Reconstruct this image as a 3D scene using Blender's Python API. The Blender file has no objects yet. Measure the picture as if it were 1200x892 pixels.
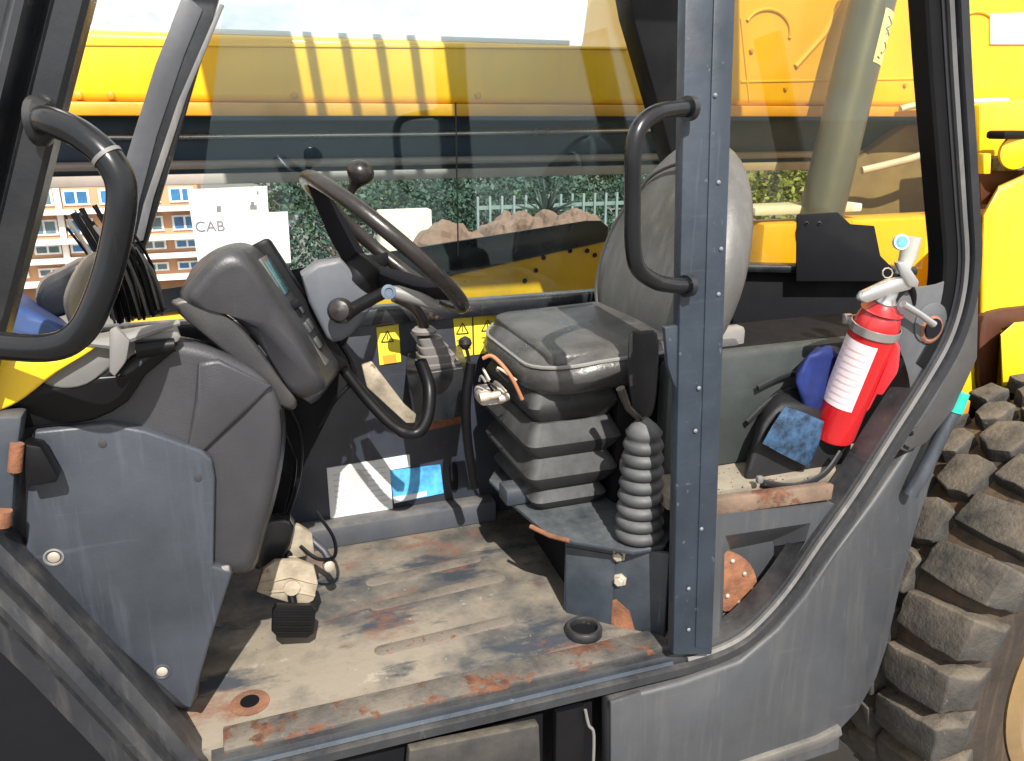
import bpy, bmesh, math, random
from mathutils import Vector, Matrix, noise
R = math.radians
random.seed(7)
S = bpy.context.scene
COL = S.collection

# ------------------------------------------------------------------ camera
CAMZ = 0.9; YAW = R(19.6); PIT = R(17.9); FPX = 950.0
cd = bpy.data.cameras.new('camera'); cam = bpy.data.objects.new('camera', cd); COL.objects.link(cam)
cam.location = (0, 0, CAMZ)
cam.rotation_euler = (R(90) - PIT, 0, -YAW)
cd.sensor_width = 36; cd.lens = FPX / 1200 * 36; cd.clip_start = 0.05; cd.clip_end = 3000
S.camera = cam
# ------------------------------------------------------------------ world and sun
SUN_AZ = R(-6)     # direction TO the sun, measured from -Y towards -X (negative = left of the camera)
SUN_EL = R(44)
w = bpy.data.worlds.new('World'); S.world = w; w.use_nodes = True
wn = w.node_tree
bg = wn.nodes['Background']
sky = wn.nodes.new('ShaderNodeTexSky'); sky.sky_type = 'NISHITA'; sky.sun_disc = False
sky.sun_elevation = SUN_EL
to_sun = Vector((math.sin(SUN_AZ) * math.cos(SUN_EL), -math.cos(SUN_AZ) * math.cos(SUN_EL), math.sin(SUN_EL)))
sky.sun_rotation = math.atan2(to_sun.x, to_sun.y)
sky.air_density = 1.3; sky.dust_density = 2.0
tcw = wn.nodes.new('ShaderNodeTexCoord'); mpw = wn.nodes.new('ShaderNodeMapping'); mpw.inputs['Scale'].default_value = (1, 1, 2.6)
nzw = wn.nodes.new('ShaderNodeTexNoise'); nzw.inputs['Scale'].default_value = 2.6; nzw.inputs['Detail'].default_value = 7; nzw.inputs['Roughness'].default_value = .6
mrw = wn.nodes.new('ShaderNodeMapRange'); mrw.inputs[1].default_value = .26; mrw.inputs[2].default_value = .44
mxw = wn.nodes.new('ShaderNodeMix'); mxw.data_type = 'RGBA'; mxw.inputs[7].default_value = (17.5, 17.7, 18, 1)
wn.links.new(tcw.outputs['Generated'], mpw.inputs[0]); wn.links.new(mpw.outputs[0], nzw.inputs['Vector']); wn.links.new(nzw.outputs['Fac'], mrw.inputs[0])
wn.links.new(mrw.outputs[0], mxw.inputs[0]); wn.links.new(sky.outputs[0], mxw.inputs[6])
wn.links.new(mxw.outputs[2], bg.inputs[0]); bg.inputs[1].default_value = 0.05
ld = bpy.data.lights.new('sun', 'SUN'); sun = bpy.data.objects.new('sun', ld); COL.objects.link(sun)
ld.energy = 5.0; ld.angle = R(0.5); ld.color = (1.0, 0.955, 0.88)
sun.rotation_euler = to_sun.to_track_quat('Z', 'Y').to_euler()
S.view_settings.view_transform = 'Standard'; S.view_settings.look = 'None'
S.view_settings.exposure = 0.62; S.view_settings.gamma = 1
S.render.engine = 'CYCLES'

# ------------------------------------------------------------------ measuring from the photograph (1200x892)
F_ = Vector((math.sin(YAW) * math.cos(PIT), math.cos(YAW) * math.cos(PIT), -math.sin(PIT)))
R_ = Vector((math.cos(YAW), -math.sin(YAW), 0)); U_ = R_.cross(F_)
CAM = Vector((0, 0, CAMZ))
def ray(px, py): return F_ * FPX + R_ * (px - 600) + U_ * (446 - py)
def Y(px, py, y): d = ray(px, py); return CAM + d * (y / d.y)
def X(px, py, x): d = ray(px, py); return CAM + d * (x / d.x)
def Z(px, py, z): d = ray(px, py); return CAM + d * ((z - CAMZ) / d.z)
def Ys(pts, y): return [Y(a, b, y) for a, b in pts]
def Xs(pts, x): return [X(a, b, x) for a, b in pts]
def Zs(pts, z): return [Z(a, b, z) for a, b in pts]

# ------------------------------------------------------------------ materials
MATS = {}
def M(name, col, rough=.5, metal=0., var=.18, vs=6., bump=.08, bs=90., dust=0., dcol=(.36, .31, .24), rust=0.,
      rs=7., streak=0., scol=None, scratch=0., spec=.5, coat=0., trans=0., spots=0., wear=0., wcol=(.26, .25, .24)):
    if name in MATS: return MATS[name]
    m = bpy.data.materials.new(name); m.use_nodes = True; MATS[name] = m
    nt = m.node_tree; N = nt.nodes; L = nt.links
    p = N['Principled BSDF']
    tc = N.new('ShaderNodeTexCoord')
    def nz(scale, detail=4, mp=None, rg=.6):
        n = N.new('ShaderNodeTexNoise'); n.inputs['Scale'].default_value = scale
        n.inputs['Detail'].default_value = detail; n.inputs['Roughness'].default_value = rg
        if mp:
            q = N.new('ShaderNodeMapping'); q.inputs['Scale'].default_value = mp
            L.new(tc.outputs['Object'], q.inputs[0]); L.new(q.outputs[0], n.inputs['Vector'])
        else: L.new(tc.outputs['Object'], n.inputs['Vector'])
        return n.outputs['Fac']
    def rng(v, a, b, c=0., d=1.):
        r = N.new('ShaderNodeMapRange'); r.inputs[1].default_value = a; r.inputs[2].default_value = b
        r.inputs[3].default_value = c; r.inputs[4].default_value = d; L.new(v, r.inputs[0]); return r.outputs[0]
    def mul(a, b):
        x = N.new('ShaderNodeMath'); x.operation = 'MULTIPLY'; L.new(a, x.inputs[0])
        if isinstance(b, float): x.inputs[1].default_value = b
        else: L.new(b, x.inputs[1])
        return x.outputs[0]
    def mix(f, a, b):
        x = N.new('ShaderNodeMix'); x.data_type = 'RGBA'
        L.new(f, x.inputs[0])
        for i, v in ((6, a), (7, b)):
            if isinstance(v, tuple): x.inputs[i].default_value = (*v[:3], 1)
            else: L.new(v, x.inputs[i])
        return x.outputs[2]
    c0 = tuple(max(0, v * (1 - var)) for v in col); c1 = tuple(min(1, v * (1 + var)) for v in col)
    c = mix(rng(nz(vs, 6), .3, .7), c0, c1)
    rf = rng(nz(vs * 2.3, 4), .3, .7, max(0.02, rough - .1), min(1, rough + .12))
    if streak:
        s = rng(nz(3, 5, (14, 14, 1.1)), .5, .72, 0, streak)
        c = mix(s, c, scol or dcol)
    if scratch:
        s1 = rng(nz(4, 4, (22, 22, 1.1)), .64, .78, 0, scratch * .55)
        c = mix(s1, c, tuple(min(.6, v * 2.5 + .12) for v in col))
        s2 = rng(nz(4, 4, (1.2, 1.2, 26)), .66, .80, 0, scratch * .45)
        c = mix(s2, c, tuple(min(.6, v * 2.5 + .10) for v in col))
    if spots:
        s = rng(nz(70, 2), .68, .74, 0, spots); c = mix(s, c, (.5, .48, .43))
    if wear:
        gp_ = N.new('ShaderNodeNewGeometry')
        wv = mul(rng(gp_.outputs['Pointiness'], .505, .56), rng(nz(38, 4), .35, .6)); c = mix(mul(wv, float(wear)), c, wcol)
    if dust:
        g = N.new('ShaderNodeNewGeometry'); sx = N.new('ShaderNodeSeparateXYZ'); L.new(g.outputs['Normal'], sx.inputs[0])
        up = rng(sx.outputs[2], .0, .95, .12, 1.)
        d = mul(mul(up, rng(nz(9, 8, None, .7), .32, .62)), float(dust))
        c = mix(d, c, dcol)
        x = N.new('ShaderNodeMix'); x.data_type = 'FLOAT'; L.new(d, x.inputs[0]); L.new(rf, x.inputs[2]); x.inputs[3].default_value = .9
        rf = x.outputs[0]
    if rust:
        r0 = nz(rs, 9, None, .72)
        rr = rng(r0, .66 - rust * .3, .70 - rust * .3)
        rc = mix(rng(nz(60, 5), .3, .7), (.06, .026, .016), (.19, .080, .042))
        c = mix(rr, c, rc)
        x = N.new('ShaderNodeMix'); x.data_type = 'FLOAT'; L.new(rr, x.inputs[0]); L.new(rf, x.inputs[2]); x.inputs[3].default_value = .88
        rf = x.outputs[0]
        if metal:
            L.new(rng(rr, 0, 1, metal, 0), p.inputs['Metallic'])
    elif metal: p.inputs['Metallic'].default_value = metal
    L.new(c, p.inputs['Base Color']); L.new(rf, p.inputs['Roughness'])
    p.inputs['Specular IOR Level'].default_value = spec
    p.inputs['Coat Weight'].default_value = coat; p.inputs['Coat Roughness'].default_value = .12
    if bump:
        b = N.new('ShaderNodeBump'); b.inputs['Strength'].default_value = bump; b.inputs['Distance'].default_value = .004
        L.new(nz(bs, 5), b.inputs['Height']); L.new(b.outputs[0], p.inputs['Normal'])
    return m

BLK = M('worn black steel paint', (.007, .009, .013), .28, var=.3, dust=.12, scratch=.35, rust=.03, rs=9, spec=.6)
BLKG = M('gloss black tube paint', (.004, .005, .007), .22, var=.3, dust=.03, scratch=.12, bump=.03, spec=.45)
BLUG = M('weathered blue black post', (.018, .027, .041), .42, var=.22, vs=9, dust=.25, dcol=(.10, .12, .145), scratch=.35, spots=.12, spec=.6)
RUB = M('black rubber seal', (.005, .005, .006), .42, dust=.0, bump=.05, spec=.22)
GRYS = M('pale worn seal lip', (.10, .103, .11), .5, var=.25, dust=.3, streak=.3)
PLG = M('grey moulded plastic', (.032, .032, .037), .40, var=.25, vs=4, bump=.16, bs=420, dust=.30, dcol=(.125, .122, .12), scratch=.10)
PLP = M('faded grey cover plate', (.036, .042, .053), .36, var=.32, vs=5, bump=.08, bs=240, dust=.2, dcol=(.14, .15, .17), scratch=.4, streak=.35, scol=(.10, .115, .14))
PLL = M('light grey plastic', (.15, .147, .145), .5, var=.2, dust=.4, bump=.08)
PLB = M('pale blue grey shroud plastic', (.085, .095, .115), .5, var=.12, dust=.3)
PNL = M('scuffed dark grey side panel', (.052, .056, .064), .45, var=.25, vs=3, bump=.09, bs=200, dust=.35, dcol=(.16, .15, .135), scratch=.35, streak=.35, scol=(.10, .098, .094))
INN = M('dark interior wall paint', (.022, .027, .041), .42, var=.3, dust=.15, scratch=.35, rust=.05)
INB = M('black interior liner', (.005, .005, .007), .7, spec=.2)
REARG = M('dusty green grey rear liner', (.026, .032, .032), .62, var=.3, dust=.55, dcol=(.09, .095, .085), scratch=.2)
YEL = M('yellow machine paint', (.84, .455, .006), .36, var=.12, vs=2.5, bump=.04, dust=.25, dcol=(.55, .42, .2), streak=.3, scol=(.62, .36, .05), scratch=.15, spots=.15, coat=.3)
YELB = M('bright yellow paint', (.86, .56, .010), .35, var=.1, vs=4, bump=.04, dust=.2, dcol=(.5, .42, .25), streak=.25, scol=(.55, .35, .08), scratch=.15, spots=.1, coat=.3)
ORG = M('orange yellow inner paint', (.62, .29, .008), .5, var=.2, dust=.25, rust=.1)
SEAT = M('grey seat vinyl', (.040, .039, .039), .22, var=.35, vs=5, bump=.22, bs=160, dust=.3, dcol=(.24, .22, .20), spec=.6)
SEATD = M('dark seat vinyl', (.035, .034, .036), .42, var=.3, bump=.2, bs=160, dust=.25)
BOOT = M('grey rubber bellows', (.038, .040, .045), .5, var=.2, dust=.5, dcol=(.22, .22, .21))
BOOTD = M('dark rubber bellows', (.015, .015, .017), .6, var=.2, dust=.45, dcol=(.22, .22, .21))
BRN = M('brown worn rim plastic', (.014, .0115, .011), .30, var=.4, vs=20, bump=.1, dust=.08, dcol=(.2, .16, .13))
CRM = M('cream dusty pedal bracket', (.30, .255, .19), .7, var=.5, vs=22, dust=.6, dcol=(.26, .18, .115), rust=.16, bump=.3)
RUST = M('rusty steel', (.20, .080, .040), .85, var=.55, vs=25, bump=.5, bs=150, dust=.3, dcol=(.28, .18, .12))
STL = M('bright bare steel', (.62, .62, .62), .3, metal=.85, var=.15, bump=.05)
ZNC = M('dusty zinc bolt', (.50, .44, .36), .5, metal=.5, var=.3, dust=.4)
RED = M('red extinguisher paint', (.50, .008, .013), .26, var=.15, bump=.03, coat=.5, dust=.15, dcol=(.5, .25, .22), scratch=.2)
REDP = M('red plastic bracket', (.75, .03, .04), .4, var=.08, dust=.1)
PAP = M('white paper label', (.66, .655, .65), .6, var=.04, bump=.02)
PAPR = M('pinkish white bottle label', (.78, .66, .68), .5, var=.06, vs=30, bump=.02)
PAPC = M('cream paper sheet', (.62, .62, .54), .7, var=.05)
INK = M('black print', (.02, .02, .02), .6, var=.1)
INKG = M('faded grey print', (.16, .17, .18), .7, var=.1)
DECY = M('yellow warning decal', (.85, .70, .05), .5, var=.08, dust=.15)
DECB = M('pale sticker yellow', (.72, .74, .40), .5, var=.08)
TEAL = M('teal plastic cap', (.02, .42, .33), .4)
BLUE = M('royal blue cloth', (.003, .013, .10), .7, var=.4, vs=30)
BLUP = M('light blue film pouch', (.022, .055, .11), .16, var=.95, vs=45, bump=.8, bs=40, spec=.8)
BLUC = M('navy tarpaulin', (.02, .05, .16), .6, var=.4)
NYL = M('black nylon', (.008, .008, .010), .6, bump=.2)
TYR = M('dusty tyre rubber', (.030, .029, .028), .75, var=.45, vs=18, bump=.8, bs=110, dust=.7, dcol=(.185, .145, .100), scratch=.2, spots=.1)
TYRS = M('brown dusted sidewall rubber', (.022, .017, .014), .7, var=.4, vs=8, bump=.4, dust=.6, dcol=(.22, .13, .06), streak=.2)
RIM = M('yellow ochre wheel rim', (.22, .14, .06), .6, var=.25, dust=.4, rust=.1)
CYL = M('grey cylinder paint', (.10, .105, .115), .35, var=.2, dust=.25, dcol=(.18, .18, .17))
HOSE = M('pale hose', (.52, .46, .38), .6)
WHT = M('white paint', (.78, .78, .76), .5, var=.05)
GRND = M('dusty yard ground', (.15, .135, .115), .9, var=.2, vs=1.2, bump=.3, bs=20)

def mat_simple_glass(name, tint, refl, haze):
    m = bpy.data.materials.new(name); m.use_nodes = True; nt = m.node_tree; N = nt.nodes; L = nt.links
    for n in list(N):
        if n.type == 'BSDF_PRINCIPLED': N.remove(n)
    out = [n for n in N if n.type == 'OUTPUT_MATERIAL'][0]
    tr = N.new('ShaderNodeBsdfTransparent'); tr.inputs[0].default_value = (*tint, 1)
    gl = N.new('ShaderNodeBsdfGlossy'); gl.inputs['Roughness'].default_value = .015; gl.inputs['Color'].default_value = (.72, .90, 1, 1)
    df = N.new('ShaderNodeBsdfDiffuse'); df.inputs[0].default_value = (.55, .52, .45, 1)
    lw = N.new('ShaderNodeLayerWeight'); lw.inputs[0].default_value = .5
    pw = N.new('ShaderNodeMath'); pw.operation = 'POWER'; pw.inputs[1].default_value = 4.; L.new(lw.outputs['Facing'], pw.inputs[0]); fr = pw
    ad = N.new('ShaderNodeMath'); ad.operation = 'ADD'; ad.inputs[1].default_value = refl; L.new(fr.outputs[0], ad.inputs[0]); ad.use_clamp = True
    mx = N.new('ShaderNodeMixShader'); L.new(ad.outputs[0], mx.inputs[0]); L.new(tr.outputs[0], mx.inputs[1]); L.new(gl.outputs[0], mx.inputs[2])
    tc = N.new('ShaderNodeTexCoord'); nz = N.new('ShaderNodeTexNoise'); nz.inputs['Scale'].default_value = 5; nz.inputs['Detail'].default_value = 8
    nz.inputs['Roughness'].default_value = .7
    L.new(tc.outputs['Object'], nz.inputs['Vector'])
    mr = N.new('ShaderNodeMapRange'); mr.inputs[1].default_value = .35; mr.inputs[2].default_value = .75; mr.inputs[3].default_value = haze * .3; mr.inputs[4].default_value = haze
    L.new(nz.outputs['Fac'], mr.inputs[0])
    m2 = N.new('ShaderNodeMixShader'); L.new(mr.outputs[0], m2.inputs[0]); L.new(mx.outputs[0], m2.inputs[1]); L.new(df.outputs[0], m2.inputs[2])
    L.new(m2.outputs[0], out.inputs[0])
    return m
GLASS = mat_simple_glass('side window glass', (.90, .95, .96), .040, .001)
GLASSR = mat_simple_glass('dirty rear window glass', (.90, .88, .76), .03, .015)

# ------------------------------------------------------------------ objects
ORIG = {}
def origin(p):
    while p is not None and p.parent is not None: p = p.parent
    return p.location.copy() if p is not None else Vector((0, 0, 0))
def thing(name, label, cat, loc, group=None):
    o = bpy.data.objects.new(name, None); COL.objects.link(o); o.location = loc
    o.empty_display_size = .1
    o['label'] = label; o['category'] = cat
    if group: o['group'] = group
    return o
def part(name, bm, m, parent=None, label=None, smooth=True, ang=38, kind=None):
    me = bpy.data.meshes.new(name)
    bmesh.ops.recalc_face_normals(bm, faces=bm.faces)
    og = origin(parent)
    if og.length: bmesh.ops.translate(bm, vec=-og, verts=bm.verts)
    bm.to_mesh(me); bm.free()
    me.materials.append(m)
    if smooth:
        me.polygons.foreach_set('use_smooth', [True] * len(me.polygons))
        me.set_sharp_from_angle(angle=R(ang))
    o = bpy.data.objects.new(name, me); COL.objects.link(o)
    if parent is not None: o.parent = parent
    if label: o['label'] = label
    if kind: o['kind'] = kind
    return o
def tag(o, label, cat, group=None):
    o['label'] = label; o['category'] = cat
    if group: o['group'] = group
    return o
def recenter(o):
    """put a single-mesh thing's origin at its own base"""
    vs = [v.co for v in o.data.vertices]
    c = Vector((sum(v.x for v in vs) / len(vs), sum(v.y for v in vs) / len(vs), min(v.z for v in vs)))
    o.data.transform(Matrix.Translation(-c)); o.location = o.location + c
    return o
def B(): return bmesh.new()
def bev(bm, r, seg=2, faces=None, ang=25):
    if r <= 0: return
    es = [e for e in bm.edges if len(e.link_faces) == 2 and e.calc_face_angle(0) > R(ang)]
    bmesh.ops.bevel(bm, geom=es, offset=r, segments=seg, profile=.5, affect='EDGES', clamp_overlap=True)
def add(bm, other):
    me = bpy.data.meshes.new('tmp'); other.to_mesh(me); other.free(); bm.from_mesh(me); bpy.data.meshes.remove(me)
def prism(pts, ext, r=0., seg=2, bm0=None, inset=None):
    bm = B(); ext = Vector(ext)
    a = [bm.verts.new(p) for p in pts]; b = [bm.verts.new(Vector(p) + ext) for p in pts]
    n = len(pts)
    bm.faces.new(a); bm.faces.new(b[::-1])
    for i in range(n): bm.faces.new((a[i], a[(i + 1) % n], b[(i + 1) % n], b[i]))
    bmesh.ops.recalc_face_normals(bm, faces=bm.faces)
    bev(bm, r, seg)
    if bm0 is not None: add(bm0, bm); return bm0
    return bm
def box(c, s, r=0., rot=None, bm0=None, seg=2):
    bm = B(); bmesh.ops.create_cube(bm, size=1)
    for v in bm.verts: v.co = Vector((v.co.x * s[0], v.co.y * s[1], v.co.z * s[2]))
    bev(bm, r, seg)
    if rot is not None: bmesh.ops.rotate(bm, cent=(0, 0, 0), matrix=rot, verts=bm.verts)
    bmesh.ops.translate(bm, vec=c, verts=bm.verts)
    if bm0 is not None: add(bm0, bm); return bm0
    return bm
def cr(pts, n=6, closed=False):
    """Catmull-Rom through the points"""
    P = [Vector(p) for p in pts]; out = []; m = len(P)
    for i in range(m if closed else m - 1):
        if closed: p0, p1, p2, p3 = P[i - 1], P[i], P[(i + 1) % m], P[(i + 2) % m]
        else: p0, p1, p2, p3 = P[max(i - 1, 0)], P[i], P[i + 1], P[min(i + 2, m - 1)]
        for k in range(n):
            t = k / n
            out.append(.5 * ((2 * p1) + (-p0 + p2) * t + (2 * p0 - 5 * p1 + 4 * p2 - p3) * t * t + (-p0 + 3 * p1 - 3 * p2 + p3) * t ** 3))
    if not closed: out.append(P[-1])
    return out
def skin(bm, rings, closed=True, caps=True):
    V = [[bm.verts.new(p) for p in r] for r in rings]; n = len(rings[0])
    for a, b in zip(V, V[1:]):
        for i in range(n if closed else n - 1):
            j = (i + 1) % n
            try: bm.faces.new((a[i], a[j], b[j], b[i]))
            except ValueError: pass
    if caps and closed: bm.faces.new(V[0]); bm.faces.new(V[-1][::-1])
    return V
def tube(path, r, seg=12, bm0=None, closed=False, caps=True, flat=1.):
    bm = bm0 if bm0 is not None else B()
    P = [Vector(p) for p in path]; n = len(P)
    rr = r if isinstance(r, (list, tuple)) else [r] * n
    T = []
    for i in range(n):
        a = P[i - 1] if (i > 0 or closed) else P[0]; b = P[(i + 1) % n] if (i < n - 1 or closed) else P[-1]
        T.append((b - a).normalized())
    up = Vector((0, 0, 1)) if abs(T[0].z) < .9 else Vector((1, 0, 0))
    N = (up - T[0] * up.dot(T[0])).normalized(); rings = []
    for i in range(n):
        N = (N - T[i] * N.dot(T[i])).normalized(); Bn = T[i].cross(N)
        rings.append([P[i] + N * math.cos(6.2832 * k / seg) * rr[i] + Bn * math.sin(6.2832 * k / seg) * rr[i] * flat for k in range(seg)])
    if closed: rings.append(rings[0]); 
    if closed:
        V = [[bm.verts.new(p) for p in r_] for r_ in rings[:-1]]; V.append(V[0])
        for a, b in zip(V, V[1:]):
            for i in range(seg): bm.faces.new((a[i], a[(i + 1) % seg], b[(i + 1) % seg], b[i]))
    else: skin(bm, rings, True, caps)
    return bm
def lathe(prof, c, axis, seg=32, bm0=None, caps=True):
    """prof = [(radius, distance along axis)]"""
    bm = bm0 if bm0 is not None else B(); c = Vector(c); ax = Vector(axis).normalized()
    u = ax.orthogonal().normalized(); v = ax.cross(u)
    skin(bm, [[c + ax * h + (u * math.cos(6.28318 * k / seg) + v * math.sin(6.28318 * k / seg)) * max(r, 1e-4) for k in range(seg)] for r, h in prof], True, caps)
    return bm
def sweep(path, prof, flip=1., bm0=None, caps=True, plane=Vector((0, 1, 0))):
    """profile (a outward in the plane, b along Y) carried along a path"""
    bm = bm0 if bm0 is not None else B(); n = len(path); rings = []
    for i in range(n):
        t = (path[min(i + 1, n - 1)] - path[max(i - 1, 0)]).normalized(); nr = t.cross(plane).normalized() * flip
        rings.append([path[i] + nr * a + plane * b for a, b in prof])
    skin(bm, rings, True, caps); return bm
def puff(near, far, r=.02, seg=4):
    """rounded solid between a near and a far outline with the same number of points"""
    bm = B(); near = [Vector(p) for p in near]; far = [Vector(p) for p in far]
    cn = sum(near, Vector()) / len(near); cf = sum(far, Vector()) / len(far); ax = (cf - cn)
    D = ax.length; ax.normalize(); rings = []
    def ins(P, c, d, sh): return [(p + (c - p).normalized() * min(d, (c - p).length * .8)) + sh for p in P]
    for k in range(seg + 1):
        th = math.pi / 2 * k / seg
        rings.append(ins(near, cn, r * (1 - math.sin(th)), ax * (r * (1 - math.cos(th)) if False else r * (1 - math.sin(math.pi / 2 * (1 - (1 - math.cos(th))))) if False else r * (1 - math.cos(math.pi / 2 - th)) * 0 + ax * 0) if False else ax * (r * (1 - math.cos(th)) - r + r * math.cos(th)) + ax * (r - r * math.cos(th))))
    return bm
def rounded(near, far, r=.02, seg=5):
    """solid whose two end caps have rounded rims of radius r"""
    near = [Vector(p) for p in near]; far = [Vector(p) for p in far]
    cn = sum(near, Vector()) / len(near); cf = sum(far, Vector()) / len(far)
    ax = (cf - cn).normalized(); rings = []
    def ins(P, c, d): return [p + (c - p).normalized() * min(d, (c - p).length * .8) for p in P]
    for k in range(seg + 1):
        th = math.pi / 2 * k / seg
        q = ins(near, cn, r * (1 - math.sin(th))); rings.append([p + ax * r * (1 - math.cos(th)) for p in q])
    for k in range(seg, -1, -1):
        th = math.pi / 2 * k / seg
        q = ins(far, cf, r * (1 - math.sin(th))); rings.append([p - ax * r * (1 - math.cos(th)) for p in q])
    bm = B(); skin(bm, rings); return bm
def rrect(cx, cy, w, h, r, n=4):
    out = []
    for sx, sy, a0 in ((1, 1, 0), (-1, 1, 90), (-1, -1, 180), (1, -1, 270)):
        for k in range(n + 1):
            a = R(a0 + 90 * k / n); out.append((cx + sx * (w / 2 - r) + r * math.cos(a), cy + sy * (h / 2 - r) + r * math.sin(a)))
    return out
def text(name, s, c, xdir, ydir, size, m, parent, off=.0012, width=None):
    cu = bpy.data.curves.new(name, 'FONT'); cu.body = s; cu.size = 1; cu.align_x = 'CENTER'; cu.align_y = 'CENTER'; cu.extrude = .004
    o = bpy.data.objects.new(name, cu); COL.objects.link(o)
    bpy.context.view_layer.update()
    me = bpy.data.meshes.new_from_object(o.evaluated_get(bpy.context.evaluated_depsgraph_get()))
    bpy.data.objects.remove(o); bpy.data.curves.remove(cu)
    x = Vector(xdir).normalized(); y = Vector(ydir); y = (y - x * y.dot(x)).normalized(); z = x.cross(y)
    mt = Matrix(((x.x, y.x, z.x), (x.y, y.y, z.y), (x.z, y.z, z.z))).to_4x4()
    me.transform(Matrix.Scale(size, 4)); me.transform(mt); me.transform(Matrix.Translation(Vector(c) + z * off - origin(parent)))
    me.materials.clear(); me.materials.append(m)
    q = bpy.data.objects.new(name, me); COL.objects.link(q); q.parent = parent; return q

# ------------------------------------------------------------------ SETTING: ground falling away behind, sky by world
def gz(x, y):
    if y < 6: return -.85
    if y < 28: t = (y - 6) / 22; return -.85 - 3.6 * t
    return -4.45
bm = B(); xs = [-900, -200, -60, -30, -15, -8, -4, -2, 0, 2, 4, 8, 15, 30, 60, 200, 900]
ys = [-900, -200, -60, -20, -8, -3, -1, 1, 3, 6, 10, 14, 18, 22, 28, 40, 80, 300, 1500]
V = [[bm.verts.new((x, y, gz(x, y))) for x in xs] for y in ys]
for i in range(len(ys) - 1):
    for j in range(len(xs) - 1): bm.faces.new((V[i][j], V[i][j + 1], V[i + 1][j + 1], V[i + 1][j]))
g = part('ground', bm, GRND, kind='structure')

# ==================================================================== THE TELEHANDLER
SIDE = 1.05; WALL = 1.67; REAR = 1.20; ROOFZ = 1.72
T = thing('telehandler', 'yellow telescopic handler with open black framed cab, worn dark interior and big lugged rear tyre', 'telehandler', (.5, 1.35, -.85))

# ---- cab floor
FL = M('dusty worn cab floor', (.20, .185, .165), .62, var=.35, vs=7, bump=.3, bs=70, spec=.4)
def floor_mat():
    m = FL; nt = m.node_tree; N = nt.nodes; L = nt.links; p = N['Principled BSDF']
    tc = N.new('ShaderNodeTexCoord')
    def nz(s, mp, d=6, rg=.65):
        n = N.new('ShaderNodeTexNoise'); n.inputs['Scale'].default_value = s; n.inputs['Detail'].default_value = d; n.inputs['Roughness'].default_value = rg
        q = N.new('ShaderNodeMapping'); q.inputs['Scale'].default_value = mp; L.new(tc.outputs['Object'], q.inputs[0]); L.new(q.outputs[0], n.inputs['Vector']); return n.outputs['Fac']
    def ramp(v, a, b, c1, c0, f=1.):
        r = N.new('ShaderNodeMapRange'); r.inputs[1].default_value = a; r.inputs[2].default_value = b; r.inputs[4].default_value = f; L.new(v, r.inputs[0])
        x = N.new('ShaderNodeMix'); x.data_type = 'RGBA'; L.new(r.outputs[0], x.inputs[0])
        if isinstance(c0, tuple): x.inputs[6].default_value = (*c0, 1)
        else: L.new(c0, x.inputs[6])
        x.inputs[7].default_value = (*c1, 1); return x.outputs[2]
    c = ramp(nz(3.5, (1, 1, 1)), .42, .58, (.235, .200, .155), (.080, .077, .073))
    c = ramp(nz(5, (1, 2.5, 1), 8), .53, .62, (.035, .042, .055), c, .9)
    c = ramp(nz(9, (1, 1.5, 1), 9, .75), .62, .66, (.33, .30, .25), c, .7)
    c = ramp(nz(5, (1, 1.6, 1), 9, .78), .55, .66, (.19, .085, .055), c, .9)
    c = ramp(nz(60, (1, 1, 1), 3), .70, .74, (.40, .38, .34), c, .7)
    L.new(c, p.inputs['Base Color'])
floor_mat()
bm = box((.22, 1.395, -.012), (1.5, .63, .024), .004)
part('cab_floor', bm, FL, T)
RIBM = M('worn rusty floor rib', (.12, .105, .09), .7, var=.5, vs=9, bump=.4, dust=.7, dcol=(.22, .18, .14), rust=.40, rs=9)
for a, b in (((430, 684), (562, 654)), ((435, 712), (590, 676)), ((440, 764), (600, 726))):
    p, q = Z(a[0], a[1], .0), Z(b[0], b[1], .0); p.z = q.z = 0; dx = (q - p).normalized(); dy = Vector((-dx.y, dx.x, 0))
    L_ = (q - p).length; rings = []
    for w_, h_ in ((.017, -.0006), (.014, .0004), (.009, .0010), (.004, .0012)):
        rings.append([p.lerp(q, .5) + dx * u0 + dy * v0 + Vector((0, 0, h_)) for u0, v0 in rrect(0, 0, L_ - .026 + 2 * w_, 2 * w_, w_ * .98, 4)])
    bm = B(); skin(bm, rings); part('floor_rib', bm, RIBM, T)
# hole with a rusty ring, and drain collar
c = Z(293, 824, 0); bm = lathe([(.012, -.001), (.012, .003), (.021, .0045), (.031, .0015), (.031, -.001)], c, (0, 0, 1), 28)
h = part('floor_hole_ring', bm, RUST, T); part('hole', lathe([(.015, .0), (.015, .0045)], c, (0, 0, 1), 24), INB, h)
c = Z(684, 742, 0); bm = lathe([(.024, -.001), (.024, .012), (.026, .016), (.031, .016), (.034, .011), (.034, -.001)], c, (0, 0, 1), 32, caps=False)
h = part('drain_collar', bm, BLK, T); part('hole', lathe([(.024, .0), (.024, .004)], c, (0, 0, 1), 24), INB, h)

# ---- right hand wall of the cab, kick ledge, window rail
rail_l = Y(345, 385, WALL); rail_r = Y(705, 343, WALL); ZR = (rail_l.z + rail_r.z) / 2
part('inner_wall', box((.30, WALL + .02, (ZR) / 2 - .01), (1.64, .04, ZR + .02), .002), INN, T)
part('kick_ledge', box((.13, WALL - .022, .026), (.82, .050, .052), .006), M('scuffed ledge paint', (.05, .056, .07), .42, var=.3, dust=.35, scratch=.5), T)
part('window_rail', box((.33, WALL - .008, ZR + .004), (1.5, .050, .036), .008), BLK, T)
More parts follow.
